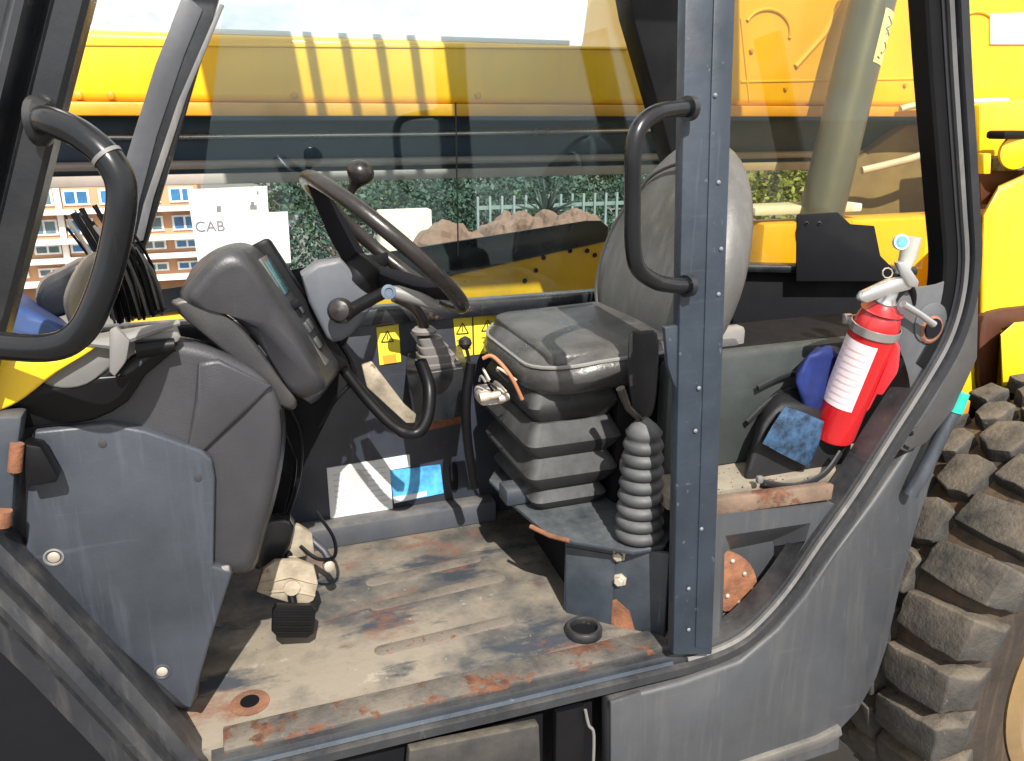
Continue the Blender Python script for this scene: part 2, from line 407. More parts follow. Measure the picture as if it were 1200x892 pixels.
# paper and photo stickers on the wall
o = part('paper_label', prism(Ys([(383, 549), (480, 533), (481, 547), (457, 551), (461, 604), (388, 615)], WALL - .003), (0, .0035, 0)), PAP, T, 'white paper notice with faint columns of print')
LN = M('faint grey print rows', (.52, .53, .55), .7)
bmr = B()
for k in range(8):
    y0 = 556 + k * 6.4
    a, b = (390 + k * .6, y0 + .5), (452 + k * .5, y0 - 9.5)
    prism(Ys([a, b, (b[0], b[1] + 1.6), (a[0], a[1] + 1.6)], WALL - .004), (0, .002, 0), bm0=bmr)
part('print', bmr, LN, o)
part('stain', prism(Ys([(400, 552), (422, 550), (432, 562), (430, 578), (420, 574), (404, 560)], WALL - .0038), (0, .002, 0)), M('grey stain', (.52, .50, .49), .7), o)
BL = M('blue printed card', (.08, .36, .72), .35, var=.5, vs=30, bump=.02)
o = part('blue_card', prism(Ys([(457, 552), (516, 545), (520, 578), (462, 590)], WALL - .004), (0, .004, 0)), BL, T, 'blue printed card beside the paper notice')
part('card_edge', prism(Ys([(461, 583), (500, 576), (500, 581), (462, 590)], WALL - .0055), (0, .003, 0)), PAP, o)
# yellow warning decals
for q, sym in (([(441, 384), (467, 380), (470, 424), (445, 428)], 1), ([(531, 374), (553, 371), (554, 416), (536, 420)], 0), ([(555, 371), (588, 367), (588, 412), (556, 416)], 0)):
    o = part('warning_decal', prism(Ys(q, WALL - .003), (0, .0035, 0)), DECY, T)
    (x0, y0), (x1, y1), (x2, y2), (x3, y3) = q
    cx = (x0 + x1) / 2; cy = (y0 + y1) / 2 + 13
    bmr = B()
    for a, b in (((cx - 7, cy + 6), (cx, cy - 7)), ((cx, cy - 7), (cx + 7, cy + 5)), ((cx + 7, cy + 5), (cx - 7, cy + 6)), ((cx - .3, cy - 3), (cx, cy + 3))):
        tube([Y(*a, WALL - .0045), Y(*b, WALL - .0045)], .0011, 5, bm0=bmr)
    part('triangle_symbol', bmr, INK, o)
    if sym: part('orange_panel', prism(Ys([(cx - 8 + 2, cy + 22), (cx + 10, cy + 20), (cx + 11, cy + 30), (cx - 8 + 4, cy + 32)], WALL - .0042), (0, .002, 0), 0), M('orange print', (.62, .34, .03), .6), o)
    else:
        bmr = B()
        for k in range(3): tube([Y(cx - 7 + k, cy + 14 + k * 5, WALL - .004), Y(cx + 8 + k, cy + 12 + k * 5, WALL - .004)], .0009, 5, bm0=bmr)
        part('print', bmr, INK, o)
part('rust_streak', prism(Ys([(498, 492), (542, 484), (542, 496), (500, 505)], WALL - .004), (0, .004, 0), .001), RUST, T)
part('wall_slot', rounded(Ys(cr([(527, 548), (533, 543), (536, 548), (537, 568), (534, 577), (529, 572)], 3, True), WALL - .0035), Ys(cr([(527, 548), (533, 543), (536, 548), (537, 568), (534, 577), (529, 572)], 3, True), WALL + .004), .001, 2), INB, T)

# ---- right window glass and the sheets stuck to it
gl = part('side_window', prism([Vector((-.085, WALL + .02, ZR)), Vector((1.08, WALL + .02, ZR)), Vector((1.08, WALL + .02, 1.69)), Vector((.18, WALL + .02, 1.69))], (0, .006, 0)), GLASS, T)
s1 = part('paper_sheet', prism(Ys([(219, 222), (313, 218), (317, 300), (234, 322)], WALL + .012), (0, .001, 0)), PAPC, gl, 'large white sheet on the glass')
s2 = part('paper_sheet', prism(Ys([(226, 252), (337, 248), (341, 308), (236, 318)], WALL + .009), (0, .001, 0)), PAP, gl, 'lower white sheet lettered CAB')
a = Y(230, 267, 1.67); b = Y(260, 266, 1.67)
text('lettering', 'CAB', Y(246, 266, WALL + .0085), b - a, (0, 0, 1), .028, INKG, s2, .0003)
bmr = B()
for (x, y, ww, hh) in ((254, 245, 5, 7), (293, 243, 8, 5), (294, 239, 4, 5), (301, 226, 2, 4)): prism(Ys([(x, y - hh / 2), (x + ww, y - hh / 2), (x + ww, y + hh / 2), (x, y + hh / 2)], WALL + .0112), (0, .0006, 0), bm0=bmr)
part('print', bmr, INKG, s1)
# black sticker strip left edge: window dot bar
bmr = B(); tube([Y(534, 120, WALL + .02), Y(537, 300, WALL + .02)], .0016, 6, bm0=bmr); part('glass_joint', bmr, INB, gl)

# ---- far front pillar
def polyY(name, pts, y0, d, m, r=.004, parent=T, **k): return part(name, prism(Ys(pts, y0), (0, d, 0), r), m, parent, **k)
P1 = M('far pillar steel', (.055, .058, .068), .45, var=.25, dust=.35, dcol=(.22, .21, .2), scratch=.3)
fp = polyY('far_front_pillar', [(232, -40), (268, -40), (168, 300), (128, 300), (150, 180), (188, 66)], WALL - .03, .07, BLK)
polyY('pillar_face', [(216, -10), (238, 12), (216, 66), (184, 160), (164, 236), (150, 300), (126, 310), (148, 184), (182, 76)], WALL - .034, .02, P1, .003, fp)
polyY('pillar_edge_strip', [(258, 4), (263, 6), (220, 110), (180, 232), (168, 282), (158, 284), (168, 240), (208, 120)], WALL - .036, .012, GRYS, .0015, fp)
# windscreen sill across the front
# ---- rear right corner post
polyY('rear_corner_post', [(733, -30), (846, -30), (846, 330), (812, 330), (800, 230), (770, 118), (742, 20)], WALL - .03, .07, RUB, .006)
# roof: steel rim with guard bars
RX0, RX1 = -.10, 1.16
rf = part('roof_frame', box((.02, 1.36, ROOFZ), (.20, .70, .05), .012), BLK, T)
bm = box((.86, 1.36, ROOFZ + .004), (.80, .70, .05), .012); part('roof_panel', bm, BLK, T)
part('roof_rail', box((.28, 1.045, ROOFZ - .004), (.38, .07, .05), .01), BLK, T)
part('roof_rail', box((.28, 1.675, ROOFZ - .004), (.38, .07, .05), .01), BLK, T)
for k in range(4): part('roof_guard_bar', box((.155 + k * .078, 1.36, ROOFZ - .002), (.020, .60, .03), .004), BLK, T)

# ---- near front pillar (left edge of the picture) with grab handle
prof = [(-.042, .05), (-.042, .0), (-.036, -.006), (-.012, -.006), (-.006, .012), (.000, .014), (.005, -.010), (.012, -.018), (.020, -.016), (.026, .000), (.032, .012), (.041, .014), (.044, .018), (.044, .05)]
pth = [Y(64, -60, SIDE), Y(50, -2, SIDE), Y(20, 120, SIDE), Y(-8, 240, SIDE), Y(-48, 400, SIDE), Y(-95, 560, SIDE)]
part('near_front_pillar', sweep(pth, [(-a, b) for a, b in prof], 1), BLK, T)
hp = cr([Y(44, 142, 1.02), Y(62, 143, .99), Y(98, 160, .97), Y(130, 190, .955), Y(143, 228, .95), Y(134, 290, .95), Y(116, 350, .95), Y(92, 392, .955), Y(52, 408, .965), Y(-30, 402, 1.01)], 6)
gh = part('grab_handle', tube(hp, .0155, 18), BLKG, T)
i = min(range(len(hp)), key=lambda k: (hp[k] - Y(127, 186, .955)).length)
t = (hp[i + 1] - hp[i - 1]).normalized()
part('joint_ring', tube([hp[i] - t * .0022, hp[i] + t * .0022], .0168, 18), GRYS, gh)
part('handle_mount', lathe([(.026, -.004), (.026, .004), (.018, .012)], Y(46, 142, 1.02), (.9, -.3, 0), 20), BLK, gh)

# ---- lower front frame member rising to the left, and the sill and rear frame loop
pr2 = [(-.052, .06), (-.052, .004), (-.046, -.002), (-.038, -.004), (-.032, .012), (-.026, .012), (-.021, -.008), (-.010, -.016), (.000, -.012), (.004, .004), (.007, .004), (.010, -.004), (.014, .010), (.046, .016), (.050, .022), (.050, .06)]
lp = [Y(-60, 655, SIDE), Y(0, 712, SIDE), Y(70, 783, SIDE), Y(140, 858, SIDE), Y(205, 930, SIDE)]
part('lower_front_frame', sweep(lp, [(a, b) for a, b in pr2], -1), M('worn frame paint', (.015, .017, .022), .34, var=.35, dust=.35, dcol=(.20, .19, .17), scratch=.5, streak=.2), T)
loop_px = [(1119, -60), (1122, 0), (1126, 80), (1131, 160), (1136, 240), (1139, 300), (1133, 352), (1117, 402), (1089, 452), (1052, 510), (1006, 582), (964, 641), (932, 688), (902, 724), (868, 754), (820, 775), (740, 795), (600, 829), (480, 857), (360, 886), (250, 913)]
loop = cr(Ys(loop_px, SIDE), 4)
FRM = M('cab frame paint', (.013, .015, .020), .32, var=.3, dust=.3, dcol=(.2, .19, .17), scratch=.5, spec=.6)
pr3 = [(a * .84, b) for a, b in [(-.031, .05), (-.031, .004), (-.022, .001), (-.008, .001), (-.004, -.010), (.012, -.012), (.016, -.002), (.019, .003), (.026, .003), (.031, .008), (.031, .05)]]
fl = part('door_frame', sweep(loop, pr3, 1), FRM, T)
part('seal_lip', sweep(loop[:62], [(-.019, .004), (-.021, -.006), (-.015, -.009), (-.011, -.005), (-.012, .004)], 1), GRYS, fl)
part('seal_lip', sweep(loop[62:], [(-.019, .004), (-.021, -.006), (-.015, -.009), (-.011, -.005), (-.012, .004)], 1), BLUG, fl)
part('inner_seal', sweep(loop[:32], [(-.050, .045), (-.050, .012), (-.046, .008), (-.027, .006), (-.027, .045)], 1), RUB, fl)
# worn rusty edge of the floor along the sill
RSE = M('worn rusty floor edge', (.040, .040, .043), .6, var=.4, vs=20, bump=.4, dust=.8, dcol=(.19, .16, .125), rust=.43, rs=16, scratch=.4)
a_, b_ = Y(262, 880, SIDE + .02), Y(786, 760, SIDE + .02)
part('floor_edge_strip', box(((a_.x + b_.x) / 2, SIDE + .043, -.002), (b_.x - a_.x, .055, .014), .003), RSE, T)
# ---- centre (B) pillar
bp = polyY('centre_pillar', [(804, -40), (864, -40), (835, 768), (789, 768)], 1.025, .022, BLUG, .004)
polyY('pillar_seal', [(801, -40), (858, -40), (830, 762), (787, 762)], 1.048, .012, RUB, .004, bp)
polyY('hinge_flange', [(779, 384), (806, 380), (800, 470), (789, 448), (783, 430)], 1.03, .010, BLUG, .002, bp)
part('pillar_rib', prism(Ys([(838, -40), (858, -40), (831, 760), (815, 760)], 1.0225), (0, .006, 0), .002), BLUG, bp)
RVT = M('grey painted rivet', (.13, .15, .18), .45, dust=.3)
for (x, y) in ((842, 112), (846, 214), (849, 292), (846, 345), (823, 455), (819, 505), (811, 690), (811, 738), (826, 620)):
    part('rivet', lathe([(.0036, 0), (.0034, .001), (.002, .0022), (.0003, .0026)], Y(x - 4, y, 1.022), (0, -1, 0), 12), RVT, bp)
h2 = cr([Y(808, 127, 1.01), Y(790, 128, .995), Y(768, 133, .975), Y(749, 150, .965), Y(742, 180, .962), Y(741, 240, .962), Y(742, 290, .962), Y(748, 315, .965), Y(766, 329, .98), Y(784, 334, .995), Y(806, 335, 1.015)], 6)
g2 = part('grab_handle', tube(h2, .0112, 18), BLKG, T)
for q in (h2[0], h2[-1]): part('handle_mount', lathe([(.0165, -.006), (.0165, .004), (.012, .006)], q, (1, .3, 0), 18), BLK, g2)

# ---- rear: gusset, side pod with rusty lip, speaker recess, big lower panel
gus = [(1130, 300), (1117, 322), (1096, 333), (1072, 337), (1054, 350), (1046, 372), (1048, 396), (1058, 420), (1065, 445), (1066, 470), (1058, 486), (1056, 497), (1075, 500), (1110, 440), (1140, 360), (1142, 305)]
GUS = M('gusset grey paint', (.070, .075, .085), .5, var=.25, vs=10, dust=.3, scratch=.4, rust=.12, rs=12)
bm = rounded(cr(Ys(gus, SIDE + .010), 3, True), cr(Ys(gus, SIDE + .020), 3, True), .003, 2)
gu = part('rear_gusset', bm, GUS, T)
c = Y(1090, 386, SIDE + .009)
part('rust_ring', lathe([(.018, .0005), (.018, .004), (.021, .0055), (.025, .0035), (.025, .0)], c, (0, -1, 0), 28), RUST, gu)
part('hole', lathe([(.0175, .0005), (.0175, .0062)], c + Vector((.002, 0, .003)), (0, -1, 0), 24), INB, gu)
part('hub_plate', lathe([(.036, .0), (.036, .0018), (.034, .0028), (.001, .0028)], c + Vector((-.002, 0, .012)), (0, -1, 0), 28), GUS, gu)
# pod plate around the recess: outer frame ring with a pocket
op = [(831, 610), (833, 604), (986, 590), (938, 664), (902, 716), (872, 746), (846, 757), (826, 764)]
ip = [(845, 640), (850, 628), (950, 613), (944, 634), (912, 688), (886, 722), (866, 738), (843, 746)]
bk = [(850, 652), (856, 644), (905, 634), (907, 640), (906, 690), (896, 715), (872, 735), (847, 742)]
bm = B(); n = 8
oo = Ys(op, SIDE + .012); ii = Ys(ip, SIDE + .014); bb = [Y(a, b, SIDE + .075) for a, b in bk]
oob = [p + Vector((0, .05, 0)) for p in oo]
skin(bm, [oob, oo, ii, bb], True, False); bm.faces.new([v for v in bm.verts][-8:])
bev(bm, .004, 2, ang=18)
pod = part('speaker_pod', bm, PNL, T)
c = Y(862, 682, SIDE + .066)
disc = Ys(cr([(843, 652), (862, 649), (880, 662), (888, 684), (884, 705), (866, 714), (843, 712)], 3, True), SIDE + .062)
d = part('speaker_plate', rounded(disc, [p + Vector((0, .01, 0)) for p in disc], .002, 2), RUST, pod, 'rusty round speaker mounting plate')
for (x, y) in ((858, 657), (882, 690), (852, 698), (872, 672), (866, 706)):
    part('bolt', lathe([(.0045, 0), (.0045, .003), (.002, .005), (.0002, .005)], Y(x, y, SIDE + .062), (0, -1, 0), 8), ZNC, d)
# rear shelf and rusty lip
lipa = Y(833, 607, SIDE + .008); lipb = Y(989, 590, SIDE + .008)
ZS = Y(835, 588, SIDE + .008).z
LIPM = M('rust streaked shelf lip', (.15, .10, .07), .8, var=.4, vs=14, bump=.4, dust=.35, dcol=(.25, .19, .14), rust=.62, rs=10)
lip = polyY('rusty_lip', [(832, 587), (978, 568), (975, 586), (831, 606)], SIDE + .014, .02, LIPM, .003)
sh = Y(900, 578, SIDE + .01).z
TAN = M('dusty tan shelf', (.17, .145, .11), .8, var=.3, vs=14, dust=.5, rust=.18, rs=10)
zz = [Y(835, 588, SIDE + .01), Y(988, 568, SIDE + .01)]
zs = (zz[0].z + zz[1].z) / 2
part('rear_shelf', box((.90, 1.38, zs - .012), (.44, .55, .024), .004), TAN, T)
polyY('shelf_front', [(832, 606), (989, 586), (905, 720), (840, 760)], SIDE + .085, .03, PNL, .002)
# grey liner behind the shelf, black wall above it on the oblique rear corner, ledge and bracket
WA = Y(893, 314, 1.66); WB = Z(1066, 317, WA.z); zl = WA.z
wd_ = (WB - WA); wd_.z = 0; wl_ = wd_.length; wd_.normalize(); wnrm = Vector((-wd_.y, wd_.x, 0))
if wnrm.y < 0: wnrm = -wnrm
def W(px, py, off=0.):
    d = ray(px, py); t = (WA + wnrm * off - CAM).dot(wnrm) / d.dot(wnrm); return CAM + d * t
def wbox(name, u0, u1, z0, z1, o0, o1, m, r=.004, par=None):
    a, b = WA + wd_ * u0, WA + wd_ * u1
    q = [Vector((a.x, a.y, z0)), Vector((b.x, b.y, z0)), Vector((b.x, b.y, z1)), Vector((a.x, a.y, z1))]
    return part(name, prism([p + wnrm * o0 for p in q], wnrm * (o1 - o0), r), m, par or T)
LA = Z(842, 548, zs); LZ = Y(900, 409, LA.y).z
print('liner', LA, LZ)
part('rear_liner', box((LA.x + .16, LA.y + .02, (zs + LZ) / 2), (.56, .04, LZ - zs), .012), REARG, T)
part('liner_cap', box((LA.x + .16, LA.y + .11, LZ - .012), (.56, .18, .02), .006), INB, T)
wbox('rear_wall', -.25, wl_ + .02, zs, zl, .03, .06, INB)
wbox('rear_ledge', -.25, wl_ + .02, zl - .012, zl + .006, .0, .05, BLK)
brk = part('black_bracket', prism([W(*p, -.02) for p in [(933, 330), (934, 252), (982, 249), (997, 263), (1025, 265), (1032, 300), (1052, 320), (1052, 330)]], wnrm * .008, .002), INB, T)
bmr = B()
for (x, y) in ((945, 262), (960, 262)): lathe([(.005, 0), (.0052, .0015), (.0035, .002), (.0034, 0)], W(x, y, -.02), -wnrm, 12, bm0=bmr)
part('bolt_hole', bmr, BLK, brk)
# flap behind bracket, hoses clump at corner
wbox('rear_window', -.25, wl_ + .04, zl, 1.69, .035, .041, GLASSR, 0)
# big lower panel, with a fold and a flange
pan = [(716, 822), (800, 800), (868, 776), (912, 738), (944, 700), (980, 648), (1024, 588), (1070, 520), (1100, 476), (1128, 420), (1142, 380), (1148, 392), (1128, 452), (1110, 505), (1094, 560), (1074, 622), (1056, 690), (1040, 760), (1028, 796), (1004, 832), (986, 856), (985, 880), (880, 915), (716, 960)]
bm = B()
nr = 26; rows = []
def edge(px, py): return Y(px, py, SIDE + .012 + max(0, px - 1000) * .0007)
left = [(716, 822), (716, 845), (716, 870), (716, 900), (716, 930), (716, 960)]
bmv = prism([edge(*p) for p in pan], (0, .045, 0), .008, 3, bm0=bm)
lo = part('lower_side_panel', bm, PNL, T)
polyY('bottom_flange', [(716, 950), (880, 893), (960, 866), (986, 852), (988, 862), (964, 876), (880, 903), (716, 962)], SIDE + .000, .03, M('pale scraped edge', (.085, .083, .08), .55, var=.3, scratch=.5, dust=.3), .003, lo)
polyY('panel_fold', [(716, 824), (752, 812), (756, 960), (716, 966)], SIDE + .008, .01, PNL, .003, lo)
# upper outer strip between frame and tube
polyY('outer_strip', [(1132, 380), (1148, 330), (1146, 420), (1118, 480), (1086, 520), (1062, 530), (1049, 524), (1075, 480), (1104, 440)], SIDE + .03, .03, M('outer strip paint', (.045, .045, .048), .5, var=.3, dust=.4), .004)
for (x, y, a) in ((1068, 508, 0), (1062, 524, 1)): part('clip_slot', box(Y(x, y, SIDE + .029), (.014 if a else .008, .004, .005 if a else .008), .001, Matrix.Rotation(R(30 * a), 3, 'Y')), INB, T)
tp = cr([Y(1122, 476, SIDE + .04), Y(1108, 500, SIDE + .04), Y(1086, 545, SIDE + .04), Y(1066, 580, SIDE + .045)], 5)
tb = part('drain_tube', tube(tp, .0135, 16), PLP, T)
part('tube_cap', tube([Y(1127, 460, SIDE + .038), Y(1118, 482, SIDE + .04)], [.015, .016], 16), TEAL, tb, 'teal plastic cap')

# ---- seat suspension: side plate box, top plate, bellows
sp = Zs([(575, 567), (665, 634), (775, 650)], .18)
pl = [Z(573, 562, .18), Z(600, 590, .18), Z(640, 624, .18), Z(672, 634, .18), Z(742, 646, .18), Z(779, 640, .18), Z(800, 600, .18), Vector((.95, 1.25, .18)), Vector((.95, 1.55, .18)), Vector((.52, 1.55, .18))]
SP = M('seat base paint', (.026, .035, .048), .42, var=.35, vs=9, dust=.45, dcol=(.18, .18, .165), rust=.10, rs=9, scratch=.5)
tpz = part('seat_base_plate', prism(pl, (0, 0, -.008), .002), SP, T)
part('rust_edge', tube([Z(622, 617, .177), Z(645, 628, .177), Z(668, 634, .177)], .0045, 8), RUST, tpz)
n1, n2 = Vector((Z(660, 716, 0).x, Z(660, 716, 0).y, 0)), Vector((Z(778, 748, 0).x, Z(778, 748, 0).y, 0))
far1 = Vector((.53, 1.50, 0)); far2 = Vector((.92, 1.30, 0))
fd = (n2 - n1).normalized(); fb = Vector((-fd.y, fd.x, 0))
if fb.y < 0: fb = -fb
sb = part('seat_box', prism([n1, n2, n2 + Vector((0, 0, .171)), n1 + Vector((0, 0, .171))], fb * .012, .003), SP, T)
part('box_shade_fill', prism([n1 + fd * .035 + fb * .012, n2 + fb * .012, far2, Vector((.92, 1.55, 0)), Vector((n1.x + .05, 1.52, 0))], (0, 0, .168), .002), INB, sb)  # black block standing in for the deep shade under the plate
dn = (n2 - n1).cross(Vector((0, 0, 1))).normalized()
if dn.y > 0: dn = -dn
def onbox(px, py, off=0):
    d = ray(px, py); t = (n1 + dn * off - CAM).dot(dn) / d.dot(dn); return CAM + d * t
for (x, y) in ((726, 650), (727, 679)):
    b_ = part('bolt', lathe([(.013, .0), (.013, .003), (.009, .0035), (.009, .012), (.007, .0135), (.0005, .0135)], onbox(x, y), dn, 6), ZNC, sb)
part('rust_patch', prism([onbox(x, y, -.001) for x, y in ((708, 705), (722, 702), (738, 716), (744, 738), (722, 733), (706, 722))], dn * .0025), RUST, sb)
part('seam_step', prism([onbox(x, y, -.001) for x, y in ((664, 640), (722, 650), (716, 742), (664, 734))], dn * .004, .001), SP, sb)
# square bellows under the cushion
def ringrect(x0, x1, y0, y1, z, r=.02): return [Vector((a, b, z)) for a, b in rrect((x0 + x1) / 2, (y0 + y1) / 2, x1 - x0, y1 - y0, r)]
def fold(z0, z1, o, k):
    x0, x1, y0, y1 = .492 - o, .675 + o, 1.28 - o, 1.56 + o
    zm = (z0 + z1) / 2
    bm = B(); skin(bm, [ringrect(x0 + .019, x1 - .019, y0 + .019, y1 - .019, z0, .015), ringrect(x0 + .004, x1 - .004, y0 + .004, y1 - .004, z0 + (z1 - z0) * .28), ringrect(x0, x1, y0, y1, z0 + (z1 - z0) * .45),
                         ringrect(x0 + .004, x1 - .004, y0 + .004, y1 - .004, z0 + (z1 - z0) * .60), ringrect(x0 + .019, x1 - .019, y0 + .019, y1 - .019, z1, .015)])
    return bm
for k, (z0, z1, o) in enumerate(((.182, .232, -.012), (.232, .298, .002), (.298, .366, .006), (.366, .440, .000))):
    part('bellows_fold', fold(z0, z1, o, k), BOOTD, T)
part('bellows_shade_block', box((.79, 1.42, .30), (.24, .26, .25), .01), INB, T)  # black block in place of the shadow beside the bellows
part('spring_bracket', box(Z(618, 580, .20) + Vector((0, .02, 0)), (.09, .05, .035), .006), SP, T)

# ---- seat
st = part('seat_cushion', B(), SEAT, T) if False else None
def cushion():
    X0, X1, Y0, Y1 = .485, .93, 1.225, 1.64
    lv = [(-.060, .060, .06), (-.052, .034, .08), (-.038, .014, .10), (-.018, .002, .115), (.004, .0, .12), (.018, .008, .115), (.029, .024, .11), (.035, .048, .10), (.036, .07, .09)]
    bm = B(); rings = []
    for dz, ins, rr in lv:
        ring = []
        for a, b in rrect((X0 + X1) / 2, (Y0 + Y1) / 2, X1 - X0 - 2 * ins, Y1 - Y0 - 2 * ins, rr, 6):
            z = .472 + dz * (.8 if dz < 0 else 1)
            fx = (a - X0) / (X1 - X0)
            z += .012 * math.sin(fx * 3.1) - (.020 * (1 - fx) ** 3)          # front drops a little
            ring.append(Vector((a, b, z)))
        rings.append(ring)
    skin(bm, rings)
    # bolster ridges: inner sunk panel
    top = [f for f in bm.faces if f.normal.z > .9 or len(f.verts) > 8]
    return bm
seat = part('seat_cushion', cushion(), SEAT, T, ang=60)
# raised centre pads on the cushion with piping
def pad(x0, x1, y0, y1, z, h, r=.03, tilt=0):
    bm = B(); rings = []
    for ins, dz in ((.0, -.02), (.0, 0), (.004, h * .6), (.012, h * .9), (.03, h)):
        rings.append([Vector((a, b, z + dz + tilt * (a - x0))) for a, b in rrect((x0 + x1) / 2, (y0 + y1) / 2, x1 - x0 - 2 * ins, y1 - y0 - 2 * ins, max(r - ins * .4, .008), 5)])
    skin(bm, rings); return bm
part('front_pad', pad(.525, .66, 1.26, 1.61, .496, .012, tilt=.03), SEAT, seat)
part('centre_pad', pad(.667, .89, 1.29, 1.58, .500, .012), SEAT, seat)
part('side_bolster', pad(.667, .90, 1.235, 1.283, .496, .020, .02), SEAT, seat)
part('piping', tube([Vector((a, b, .499 + .012 * math.sin((a - .485) / .445 * 3.1) - .02 * (1 - (a - .485) / .445) ** 3 - .006)) for a, b in rrect(.7075, 1.4325, .425, .398, .105, 8)], .0035, 6, closed=True), M('seat piping', (.22, .21, .20), .5), seat)
# backrest: a curved shell leaning back, built as rings up the height
def backrest():
    bm = B(); rings = []
    zs_ = [(.462, .150, .765, .83), (.475, .18, .752, .85), (.51, .205, .745, .875), (.57, .222, .750, .895), (.64, .222, .765, .915), (.71, .205, .788, .930), (.77, .178, .812, .942), (.82, .142, .836, .948), (.86, .102, .858, .946), (.885, .060, .876, .936), (.896, .020, .892, .922)]
    for z, hw, xf, xb in zs_:
        z = .462 + (z - .462) * .915
        cy = 1.425; ring = []; th = xb - xf; xc = (xf + xb) / 2
        for k in range(36):
            a = 6.28318 * k / 36; ca, sa = math.cos(a), math.sin(a)
            yy = hw * math.copysign(abs(sa) ** .7, sa)
            xx = th * .5 * math.copysign(abs(ca) ** .75, ca)
            if ca < 0: xx += .024 * (1 - (yy / hw) ** 2) ** 1.5
            ring.append(Vector((xc + xx, cy + yy, z)))
        rings.append(ring)
    rings = [list(q) for q in zip(*[cr(list(c_), 2) for c_ in zip(*rings)])]
    skin(bm, rings); return bm
SEATB = M('worn pale grey backrest vinyl', (.070, .068, .065), .42, var=.35, vs=4, bump=.15, bs=160, dust=.3, dcol=(.24, .23, .21), streak=.3, scol=(.2, .19, .17))
bk_ = part('backrest', backrest(), SEATB, T, ang=70)
bm = B(); pp = []
for z, hw, xf in ((.51, .150, .772), (.56, .166, .774), (.64, .168, .789), (.72, .152, .814), (.78, .120, .839), (.825, .080, .858)): pp.append((z, hw, xf))
pp = [(.462 + (z - .462) * .915, h, x) for z, h, x in pp]
left_ = [Vector((x_ - .012, 1.425 + h_, z_)) for z_, h_, x_ in pp]; right_ = [Vector((x_ - .012, 1.425 - h_, z_)) for z_, h_, x_ in pp][::-1]
part('backrest_piping', tube(cr(left_ + [Vector((.862, 1.425, .817))] + right_, 5), .0035, 6), SEATD, bk_)
part('seat_hinge', box(X(853, 400, .88), (.06, .03, .06), .01), M('worn grey hinge', (.2, .19, .18), .5, dust=.4), T)
# belt buckle hanging by the cushion
part('belt_buckle', rounded(Ys(cr([(738, 392), (752, 388), (770, 392), (771, 440), (764, 486), (745, 488), (736, 440)], 3, True), 1.19), Ys(cr([(738, 392), (752, 388), (770, 392), (771, 440), (764, 486), (745, 488), (736, 440)], 3, True), 1.215), .006, 3), NYL, T)

# ---- tall ribbed boot with lever
cb = Z(748, 630, .182); ctop = None
zt = Y(748, 492, cb.y).z
pr = []; n = 8; h = (zt - .182 - .035) / n
for k in range(n):
    r0 = .0440 - k * .0013
    for f, q in ((0, .78), (.18, .94), (.5, 1.03), (.82, .94), (1., .80)): pr.append((r0 * q, h * (k + f) + .001 * (f == 0)))
pr += [(.030, h * n + .004), (.032, h * n + .012), (.022, h * n + .024), (.008, h * n + .036)]
bt = part('lever_boot', lathe(pr, cb, (0, 0, 1), 28), BOOT, T, ang=80)
part('lever', tube([cb + Vector((0, 0, zt - .19)), Y(736, 478, cb.y), Y(727, 455, cb.y)], [.006, .006, .008], 10), BRN, bt)

# ---- joystick console and its gaiter
JY = 1.50
jb = part('joystick_console', rounded(Ys([(476, 440), (548, 430), (550, 486), (486, 500)], JY), Ys([(478, 412), (540, 404), (544, 470), (484, 482)], WALL), .004, 2), BLK, T)
base = (Y(478, 448, JY) + Y(546, 430, JY)) / 2; bm = B(); rings = []
for k in range(5):
    f0 = k / 5; 
    c0 = Y(517 - 17 * f0, 436 - 46 * f0, JY + .05); wd = .048 * (1 - f0 * .62); 
    for dz, g_ in ((0, 1.), (.007, 1.0), (.009, .82)):
        rings.append([c0 + Vector((a, b * .8, dz)) for a, b in rrect(0, 0, wd * 2 * g_, wd * 2 * g_, .012 * g_, 3)])
skin(bm, rings); gt = part('gaiter', bm, M('grey joystick gaiter', (.13, .12, .12), .6, dust=.4), T)
part('gaiter_collar', lathe([(.024, 0), (.025, .006), (.018, .012)], Y(497, 390, JY + .05), (0, 0, 1), 20), M('grey joystick gaiter', (.22, .2, .2)), gt)
part('joystick_stem', tube(cr([Y(498, 392, JY + .05), Y(494, 372, JY + .045), Y(482, 358, JY + .04), Y(462, 348, JY + .03)], 4), [.011] * 13, 12), BRN, T)
lv = part('small_lever', tube([Y(551, 440, 1.46), Y(549, 418, 1.46), Y(546, 406, 1.46)], .0035, 8), BRN, T)
part('knob', lathe([(.004, -.013), (.011, -.006), (.0135, 0), (.011, .008), (.003, .013)], Y(545, 402, 1.46), (0, 0, 1), 16), BRN, lv)

